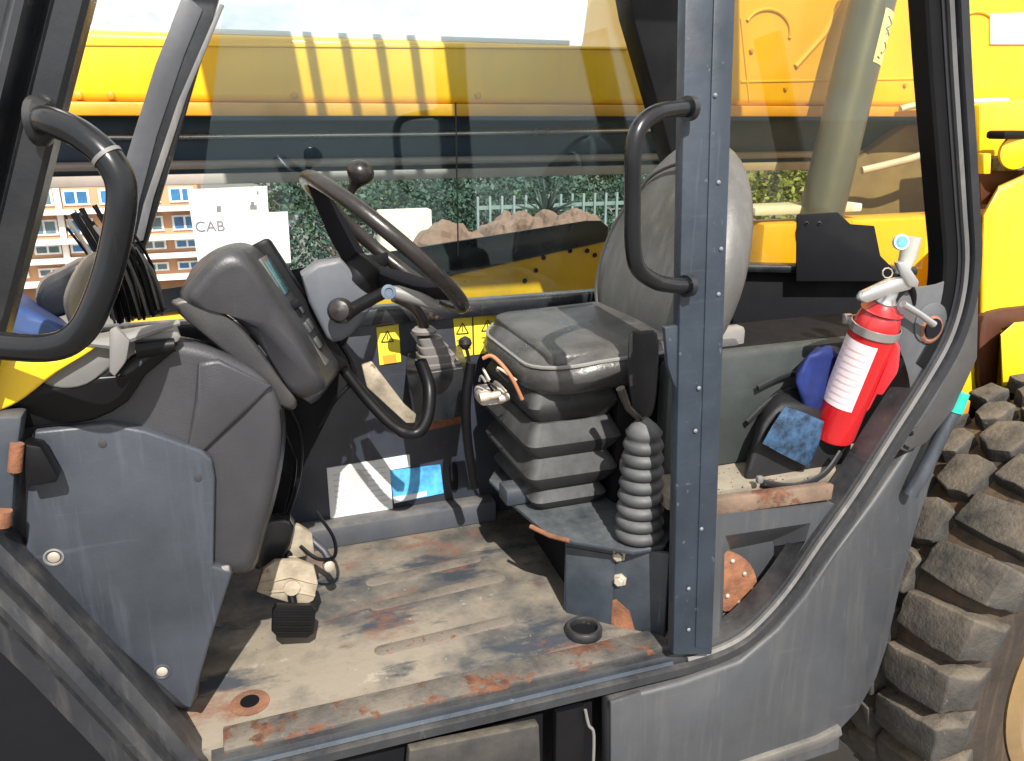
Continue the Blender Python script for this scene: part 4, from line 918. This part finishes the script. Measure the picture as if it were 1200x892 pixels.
# ==================================================================== loose things in the cab
# fire extinguisher
bot = Vector((X(978, 508, .93))); 
EX = 1.00
pb = X(974, 511, 1.040); ptp = X(1037, 356, 1.06)
ax = (ptp - pb).normalized(); Lx = (ptp - pb).length
FE = thing('fire_extinguisher', 'red fire extinguisher with a pinkish white label leaning by the rear frame', 'fire extinguisher', pb)
r = .040
bd = part('cylinder', lathe([(r * .86, 0), (r * .97, .004), (r, .012), (r, Lx * .80), (r * .97, Lx * .86), (r * .86, Lx * .92), (r * .62, Lx * .97), (r * .42, Lx * 1.0)], pb, ax, 40), RED, FE)
nn = (CAM - pb).normalized(); nn = (nn - ax * nn.dot(ax)).normalized(); ss = ax.cross(nn)
if ss.x < 0: ss = -ss
def onext(s, a, rr=r): return pb + ax * s + (nn * math.cos(R(a)) + ss * math.sin(R(a))) * rr
bm = B(); skin(bm, [[onext(Lx * s, a, r + .0008) for a in range(-78, 30, 6)] for s in (.28, .4, .5, .62, .755)], False, False)
lb = part('label', bm, PAPR, bd)
bmr = B()
for k in range(9):
    s = .32 + k * .046; skin(bmr, [[onext(Lx * s, a, r + .0013) for a in range(-66, 18, 6)], [onext(Lx * (s + .010), a, r + .0013) for a in range(-66, 18, 6)]], False, False)
part('print', bmr, M('pale red print', (.70, .56, .58), .6), lb)
part('strap', lathe([(r + .0008, Lx * .80), (r + .003, Lx * .802), (r + .003, Lx * .855), (r + .0008, Lx * .857)], pb, ax, 36, caps=False), STL, FE)
part('strap_latch', box(onext(Lx * .83, -92, r + .008), (.016, .012, .018), .003), STL, FE)
part('wall_bracket', prism([onext(Lx * s, a, rr) for s, a, rr in ((.20, 88, r * .9), (.30, 80, r * 1.08), (.42, 74, r * 1.15), (.42, 80, r * 1.35), (.60, 80, r * 1.55), (.74, 84, r * 1.25), (.80, 90, r * .9))], nn * -.03, .003), REDP, FE)
vt = pb + ax * Lx
va = part('valve', lathe([(.016, -.004), (.018, .004), (.014, .012), (.014, .026), (.009, .034)], vt, ax, 20), STL, FE)
hv = part('carry_handle', prism([Y(x, y, 1.045) for x, y in ((1008, 352), (1012, 343), (1044, 328), (1066, 324), (1074, 332), (1068, 340), (1044, 346), (1016, 356))], (0, .014, 0), .004), STL, FE)
part('squeeze_lever', prism([Y(x, y, 1.04) for x, y in ((1052, 308), (1062, 306), (1078, 330), (1076, 338), (1066, 336))], (0, .012, 0), .003), STL, FE)
ga = part('gauge', lathe([(.012, 0), (.0135, .006), (.0125, .009), (.001, .009)], Y(1054, 284, 1.04), (-.35, -.9, .2), 24), M('clear plastic bezel', (.45, .50, .50), .25, var=.2), FE)
part('dial', lathe([(.0092, .0), (.0092, .0095), (.0005, .0097)], Y(1054, 284, 1.04), (-.35, -.9, .2), 24), M('blue dial', (.10, .30, .45), .3, var=.4, vs=60), ga)
part('discharge_nozzle', tube([Y(1056, 322, 1.06), Y(1064, 300, 1.06), Y(1068, 278, 1.06)], [.010, .014, .016], 14), M('grey nozzle plastic', (.40, .40, .36), .4, var=.3), FE)
part('pin_rod', tube([Y(1058, 356, 1.035), Y(1078, 368, 1.035), Y(1094, 380, 1.035)], [.0065, .0055, .0065], 12), STL, FE)

part('pull_pin', tube([Y(1040 + 6 * math.cos(k * .7), 320 + 6 * math.sin(k * .7), 1.035) for k in range(9)], .0012, 6, closed=True), ZNC, FE)
part('discharge_hose', tube(cr([Y(1062, 330, 1.055), Y(1070, 345, 1.06), Y(1066, 370, 1.07), Y(1060, 395, 1.075)], 5), .006, 10), RUB, FE)
part('pressure_seal', lathe([(r * .9, Lx * .955), (r * .72, Lx * .965), (r * .5, Lx * 1.0)], pb, ax, 32, caps=False), RED, bd)
# tool bag with pouch, blue cloth
bz = zs + .001
pts = Zs([(872, 562), (905, 578), (970, 572), (985, 545), (940, 520), (890, 520)], zs + .01)
TB = thing('tool_bag', 'black nylon bag with a light blue film pouch lying on the tan rear shelf', 'bag', Y(925, 570, 1.14))
bm = rounded(cr(Ys([(870, 568), (880, 535), (893, 500), (915, 476), (950, 478), (985, 505), (998, 525), (988, 556), (960, 572), (905, 577)], 1.125), 3, True), cr(Ys([(874, 548), (882, 512), (892, 478), (915, 452), (948, 456), (985, 490), (996, 510), (985, 535), (960, 552), (905, 556)], 1.20), 3, True), .016, 4)
for v in bm.verts: v.co += Vector((noise.noise(v.co * 30), noise.noise(v.co * 30 + Vector((5, 0, 0))), noise.noise(v.co * 30 + Vector((0, 7, 0))))) * .006
part('bag_body', bm, NYL, TB, ang=70)
bm = rounded(Ys([(893, 520), (904, 500), (920, 476), (944, 484), (966, 494), (960, 520), (948, 548), (920, 535)], 1.100), Ys([(893, 520), (904, 500), (920, 476), (944, 484), (966, 494), (960, 520), (948, 548), (920, 535)], 1.112), .003, 2)
part('film_pouch', bm, BLUP, TB)
part('strap', tube(cr([Y(893, 566, 1.10), Y(930, 570, 1.09), Y(965, 556, 1.09), Y(985, 530, 1.10)], 5), .007, 8, flat=.5), NYL, TB)
for q in (((888, 455), (920, 440), (945, 438)), ((876, 495), (905, 468), (930, 456)), ((896, 484), (918, 462), (940, 452))):
    part('strap', tube(cr([Y(a, b, min(1.24, LA.y - .012)) for a, b in q], 5), .006, 8, flat=.6), NYL, TB)
part('buckle', box(Y(890, 562, 1.09), (.012, .01, .014), .003), PLL, TB)
bm = rounded(cr(Ys([(938, 470), (934, 440), (950, 415), (975, 408), (990, 420), (985, 450), (965, 485), (948, 490)], 1.13), 3, True), cr(Ys([(938, 465), (934, 436), (950, 412), (975, 405), (988, 416), (983, 444), (965, 478), (948, 482)], 1.17), 3, True), .014, 4)
for v in bm.verts: v.co += Vector((noise.noise(v.co * 45), noise.noise(v.co * 45 + Vector((5, 0, 0))), noise.noise(v.co * 45 + Vector((0, 7, 0))))) * .008
recenter(tag(part('blue_cloth', bm, BLUE, ang=80), 'crumpled royal blue cloth tucked behind the red extinguisher', 'cloth'))

# bundle of black cables standing in front of the windscreen
CBt = thing('cable_bundle', 'bundle of stiff black cables with dusty tips lying across the bonnet beside the windscreen', 'cables', Y(150, 370, 1.45))
for k in range(64):
    t = k / 63
    x1 = 132 + t * 62 + random.uniform(-3, 3); y1 = 378 - t * 12 + random.uniform(-5, 4)
    x0 = 78 + t * 70 + random.uniform(-6, 6); y0 = 262 + t * 20 + random.uniform(-14, 14) - 18 * math.sin(t * 3)
    yy = 1.40 + random.uniform(0, .10)
    part('cable', tube(cr([Y(x0, y0, yy), Y((x0 + x1) / 2 + 7, (y0 + y1) / 2 - 5, yy), Y(x1, y1, yy)], 3), random.uniform(.0016, .0030), 5), random.choice([RUB, RUB, BLK, M('dusty grey cable', (.16, .15, .14), .7)]), CBt)
CT = None
recenter(tag(part('headlamp_shell', rounded(cr(Ys([(78, 360), (84, 334), (100, 308), (118, 300), (122, 330), (112, 368), (90, 388)], 1.30), 3, True), cr(Ys([(74, 356), (80, 330), (96, 304), (114, 296), (118, 326), (108, 364), (86, 384)], 1.42), 3, True), .012, 3), M('olive grey shell', (.13, .12, .10), .5, dust=.3)), 'olive grey rounded lamp shell seen through the left grab handle', 'lamp shell'))
recenter(tag(part('dark_canister', rounded(cr(Ys([(42, 352), (50, 330), (72, 318), (98, 306), (100, 330), (86, 362), (70, 372), (52, 370)], 1.50), 3, True), cr(Ys([(42, 346), (50, 325), (72, 313), (98, 301), (100, 325), (86, 356), (70, 366), (52, 364)], 1.64), 3, True), .012, 3), BLK), 'dark scuffed canister on the bonnet inside the left grab handle', 'canister'))
bm = rounded(cr(Ys([(-30, 400), (-30, 346), (10, 348), (40, 362), (72, 378), (80, 394), (60, 408)], 1.30), 3, True), cr(Ys([(-30, 395), (-30, 340), (10, 342), (40, 356), (72, 372), (80, 388), (60, 402)], 1.55), 3, True), .02, 4)
for v in bm.verts: v.co += Vector((noise.noise(v.co * 20), noise.noise(v.co * 20 + Vector((5, 0, 0))), noise.noise(v.co * 20 + Vector((0, 7, 0))))) * .012
recenter(tag(part('navy_tarpaulin', bm, BLUC, ang=80), 'folded navy blue tarpaulin on the bonnet below the left grab handle', 'tarpaulin'))

# ==================================================================== BEYOND: building, wall, hedge, trees, rocks
def leafmesh(n, size, fn, seed):
    rnd = random.Random(seed); bm = B()
    for _ in range(n):
        p = fn(rnd); s = size * rnd.uniform(.6, 1.4)
        a = Vector((rnd.gauss(0, 1), rnd.gauss(0, 1), rnd.gauss(0, 1))).normalized(); b = a.orthogonal().normalized()
        b.rotate(Matrix.Rotation(rnd.random() * 6.28, 3, a)); c = a.cross(b)
        bm.faces.new([bm.verts.new(p + b * s), bm.verts.new(p + c * s * .5), bm.verts.new(p - b * s), bm.verts.new(p - c * s * .5)])
    return bm
def leafmat(name, col):
    m = M(name, col, .55, var=.55, vs=2.5, bump=0, spec=.3)
    return m
LF = [leafmat('mid green foliage', (.055, .09, .028)), leafmat('blue green foliage', (.04, .075, .05)), leafmat('yellow green foliage', (.16, .19, .04))]
BRK = M('bark', (.12, .09, .065), .9, var=.4)
def gp(px, py_, d):   # point at perpendicular distance Y=d
    return Y(px, py_, d)
def tree(x, y, h, rad, li, label, seed, n=4200, gcy=None):
    h *= .82; rad *= .9; z = gz(x, y); t = thing('tree', label, 'tree', (x, y, z), 'trees beyond the machine')
    rnd = random.Random(seed)
    bm = B(); top = Vector((x + rnd.uniform(-.3, .3), y, z + h * .6))
    tube([Vector((x, y, z)), Vector((x, y, z)).lerp(top, .5) + Vector((rnd.uniform(-.1, .1), 0, 0)), top], [h * .035, h * .025, h * .012], 8, bm0=bm)
    for k in range(6):
        s = Vector((x, y, z)).lerp(top, .4 + .1 * k); tube([s, s + Vector((rnd.uniform(-1, 1), rnd.uniform(-1, 1), rnd.uniform(.3, 1))) * rad * .7], [h * .012, h * .004], 6, bm0=bm)
    part('trunk', bm, BRK, t)
    cl = [(Vector((x, y, z + h * .66)) + Vector((rnd.uniform(-1, 1), rnd.uniform(-1, 1), rnd.uniform(-.8, .9))) * rad * .75, rad * rnd.uniform(.25, .5)) for _ in range(16)]
    def fn(r):
        c, s = r.choice(cl); return c + Vector((r.gauss(0, 1), r.gauss(0, 1), r.gauss(0, .8))).normalized() * s * r.random() ** .4
    part('crown', leafmesh(n, rad * .042, fn, seed), LF[li], t, smooth=False)
for i, (px, d, h, rad, li, lab) in enumerate((
    (385, 15, 4.4, 1.7, 0, 'bushy mid green tree seen left of the steering wheel'),
    (470, 19, 5.4, 2.3, 1, 'blue green tree behind the steering wheel'),
    (575, 17, 4.8, 2.2, 1, 'blue green tree behind the spiky plant'),
    (680, 16, 4.8, 2.0, 0, 'mid green tree left of the seat backrest'),
    (765, 18, 5.0, 2.2, 0, 'mid green tree just behind the seat backrest'),
    (905, 13, 4.2, 1.8, 2, 'yellow green tree seen through the rear window'),
    (1010, 16, 5.0, 2.2, 0, 'mid green tree behind the lift cylinder'),
    (1190, 15, 4.8, 2.0, 0, 'mid green tree at the far right behind the rear body'))):
    p = Y(px, 200, d); tree(p.x, p.y, h, rad, li, lab, 40 + i)
# hedge
bm = B(); x0, x1 = Y(330, 250, 12).x, Y(860, 250, 12).x
def hf(r):
    x = r.uniform(x0, x1); y = 12 + r.uniform(-.4, .4); return Vector((x, y, gz(x, y) + r.random() ** .8 * 1.9 + .15 * math.sin(x * 3)))
o = part('hedge', leafmesh(16000, .045, hf, 3), LF[1], smooth=False); tag(o, 'long blue green hedge seen through the cab side window', 'hedge')
recenter(o)
# picket posts (thin pale verticals near the hedge)
F = thing('garden_fence', 'thin pale metal fence in front of the hedge beyond the side window', 'fence', Vector((Y(680, 270, 10.5).x, 10.5, gz(0, 10.5))))
xa, xb = Y(560, 250, 10.5).x, Y(735, 250, 10.5).x; FP = M('pale fence metal', (.16, .21, .19), .5)
for k in range(14):
    x = xa + (xb - xa) * k / 13; part('picket', box((x, 10.5, gz(0, 10.5) + .75), (.03, .03, 1.5), .004), FP, F)
part('rail', box(((xa + xb) / 2, 10.53, gz(0, 10.5) + 1.35), (xb - xa, .02, .05), 0), FP, F)
part('rail', box(((xa + xb) / 2, 10.53, gz(0, 10.5) + .3), (xb - xa, .02, .05), 0), FP, F)
# rocks
ROCK = M('reddish brown rock', (.17, .105, .07), .85, var=.35, vs=3, bump=.5, bs=12)
for i, (px, py_, wpx, hpx, d) in enumerate(((525, 275, 60, 42, 5.2), (588, 268, 46, 40, 5.6), (612, 262, 46, 38, 5.0), (645, 262, 46, 36, 5.3), (676, 256, 44, 34, 5.0), (560, 285, 50, 30, 4.9), (490, 300, 50, 30, 5.2))):
    c = Y(px, py_ + hpx * .5, d); s = d / 950
    bm = B(); bmesh.ops.create_icosphere(bm, subdivisions=4, radius=1)
    sx, sz = wpx * s * .75, hpx * s * .9
    for v in bm.verts:
        n_ = v.co.copy(); f = 1 + .30 * noise.noise(n_ * 1.3 + Vector((i * 7, 0, 0))) + .16 * noise.noise(n_ * 3.5 + Vector((0, i, 0))) + .07 * noise.noise(n_ * 9)
        v.co = Vector((n_.x * sx * f * (1 - .35 * max(0, n_.z)), n_.y * sx * f, n_.z * sz * f))
        v.co += c
    # base reaching the ground
    for v in bm.verts:
        if v.co.z < c.z: v.co.z = c.z - (c.z - v.co.z) * (c.z - gz(0, d) + .05) / sz
    lab = ['broad brown rock nearest the steering wheel rim', 'brown rock left of the spiky plant', 'peaked brown rock under the spiky plant', 'brown rock just right of the spiky plant', 'rightmost brown rock above the black trim', 'low brown rock in front of the others', 'low brown rock behind the steering wheel'][i]
    recenter(tag(part('rock', bm, ROCK, smooth=False), lab, 'rock', 'brown rocks beyond the engine cover'))
# spiky plant
c = Y(640, 252, 6.2); SPt = thing('spiky_plant', 'dark spiky agave like plant rising behind the brown rocks', 'plant', Vector((c.x, c.y, gz(c.x, c.y))))
part('stem', tube([Vector((c.x, c.y, gz(0, 6.2))), c], [.08, .06], 8), BRK, SPt)
for k in range(46):
    a = random.random() * 6.28; el = random.uniform(-.1, 1.4); d_ = Vector((math.cos(a) * math.cos(el), math.sin(a) * math.cos(el), math.sin(el))); l = random.uniform(.22, .36)
    s_ = d_.cross(Vector((0, 0, 1))).normalized() * .013
    bm = B(); bend = Vector((0, 0, -.05 * math.cos(el)))
    vs = [c + s_, c - s_, c + d_ * l * .5 - s_ * .9 + bend * .2, c + d_ * l + bend, c + d_ * l * .5 + s_ * .9 + bend * .2]
    bm.faces.new([bm.verts.new(v) for v in vs]); r_ = bmesh.ops.extrude_face_region(bm, geom=bm.faces[:]); bmesh.ops.translate(bm, vec=d_.cross(s_).normalized() * .005, verts=[v for v in r_['geom'] if isinstance(v, bmesh.types.BMVert)])
    part('leaf', bm, M('dark blade leaf', (.035, .055, .04), .5, var=.3), SPt, smooth=False)
# cream wall board
o = part('cream_wall', box((Y(474, 262, 9.5).x, 9.5, (gz(0, 9.5) + Y(455, 246, 9.5).z) / 2), (Y(504, 262, 9.5).x - Y(443, 262, 9.5).x, .2, Y(455, 246, 9.5).z - gz(0, 9.5)), .02), M('cream render', (.62, .58, .42), .8, var=.1)); recenter(tag(o, 'low cream rendered wall behind the steering wheel', 'wall'))
# distant orange brick building with blue windows
BD = 26.0; zb = gz(0, 30) - .2
bxl, bxr = Y(-260, 260, BD).x, Y(236, 260, BD).x
bl = thing('apartment_building', 'orange and white banded building with blue windows behind the left grab handle', 'building', Vector(((bxl + bxr) / 2, BD + 3, zb)))
ORB = M('orange brick', (.46, .25, .14), .8, var=.12, vs=1, bump=.1); WBD = M('white band', (.75, .72, .68), .7, var=.05)
H = 5.3
part('wall', box(((bxl + bxr) / 2, BD + 3, zb + H / 2), (bxr - bxl, 6, H), .03), ORB, bl)
part('roof', box(((bxl + bxr) / 2, BD + 3, zb + H + .1), (bxr - bxl + .4, 6.4, .2), .02), WBD, bl)
FB = M('window frame white', (.7, .72, .72), .5); GLB = M('blue window glass', (.03, .14, .30), .08, var=.5, vs=1.5, bump=0, spec=.9); GLG = M('grey window glass', (.08, .13, .15), .08, var=.4, vs=1.5, bump=0, spec=.9)
rowpx = [(222, 240), (256, 274), (285, 296), (312, 322)]
rows = [(Y(100, b, BD).z, Y(100, a, BD).z) for a, b in rowpx]
for (za, zb_) in rows:
    part('balcony_band', box(((bxl + bxr) / 2, BD - .28, za - .16), (bxr - bxl, .56, .10), .01), WBD, bl)
    n = 11
    for k in range(n):
        xx = bxl + (bxr - bxl) * (k + .5) / n; ww = (bxr - bxl) / n * .74
        wv = part('window', box((xx, BD - .03, (za + zb_) / 2), (ww, .06, zb_ - za), 0), FB, bl)
        hw = (ww - .18) / 2
        for s in (-1, 1): part('pane', box((xx + s * (hw / 2 + .03), BD - .065, (za + zb_) / 2), (hw, .02, (zb_ - za) - .10), 0), GLB if k % 3 else GLG, wv)
for k in (1, 4, 7, 9): part('downpipe', box((bxl + (bxr - bxl) * k / 11, BD - .10, zb + H / 2), (.16, .10, H), .01), WBD, bl)
# white clouds are left to the sky; a pale shed stands far behind the boom

# dirt crumbs lying on the cab floor and rear shelf
bm = B(); rc = random.Random(11)
for k in range(300):
    if k < 230: x = rc.uniform(-.05, .66); y = rc.choice([rc.uniform(1.10, 1.62), rc.gauss(1.11, .012), rc.gauss(1.60, .015)]); z = .0005
    else: x = rc.uniform(.72, .98); y = rc.uniform(1.09, LA.y - .01); z = zs
    if y < 1.085 or (x > .5 and y > 1.17 and k < 230): continue
    r0 = abs(rc.gauss(0, .0009)) + .0006
    b2 = B(); bmesh.ops.create_icosphere(b2, subdivisions=1, radius=r0)
    for v in b2.verts: v.co = v.co * rc.uniform(.7, 1.3); v.co.z *= .6; v.co += Vector((x, y, z + r0 * .4))
    add(bm, b2)
o = part('dirt_crumbs', bm, M('dirt crumb', (.16, .13, .10), .95, var=.5, vs=200), smooth=False, kind='stuff')
tag(o, 'loose dirt crumbs scattered over the cab floor and rear shelf', 'dirt')
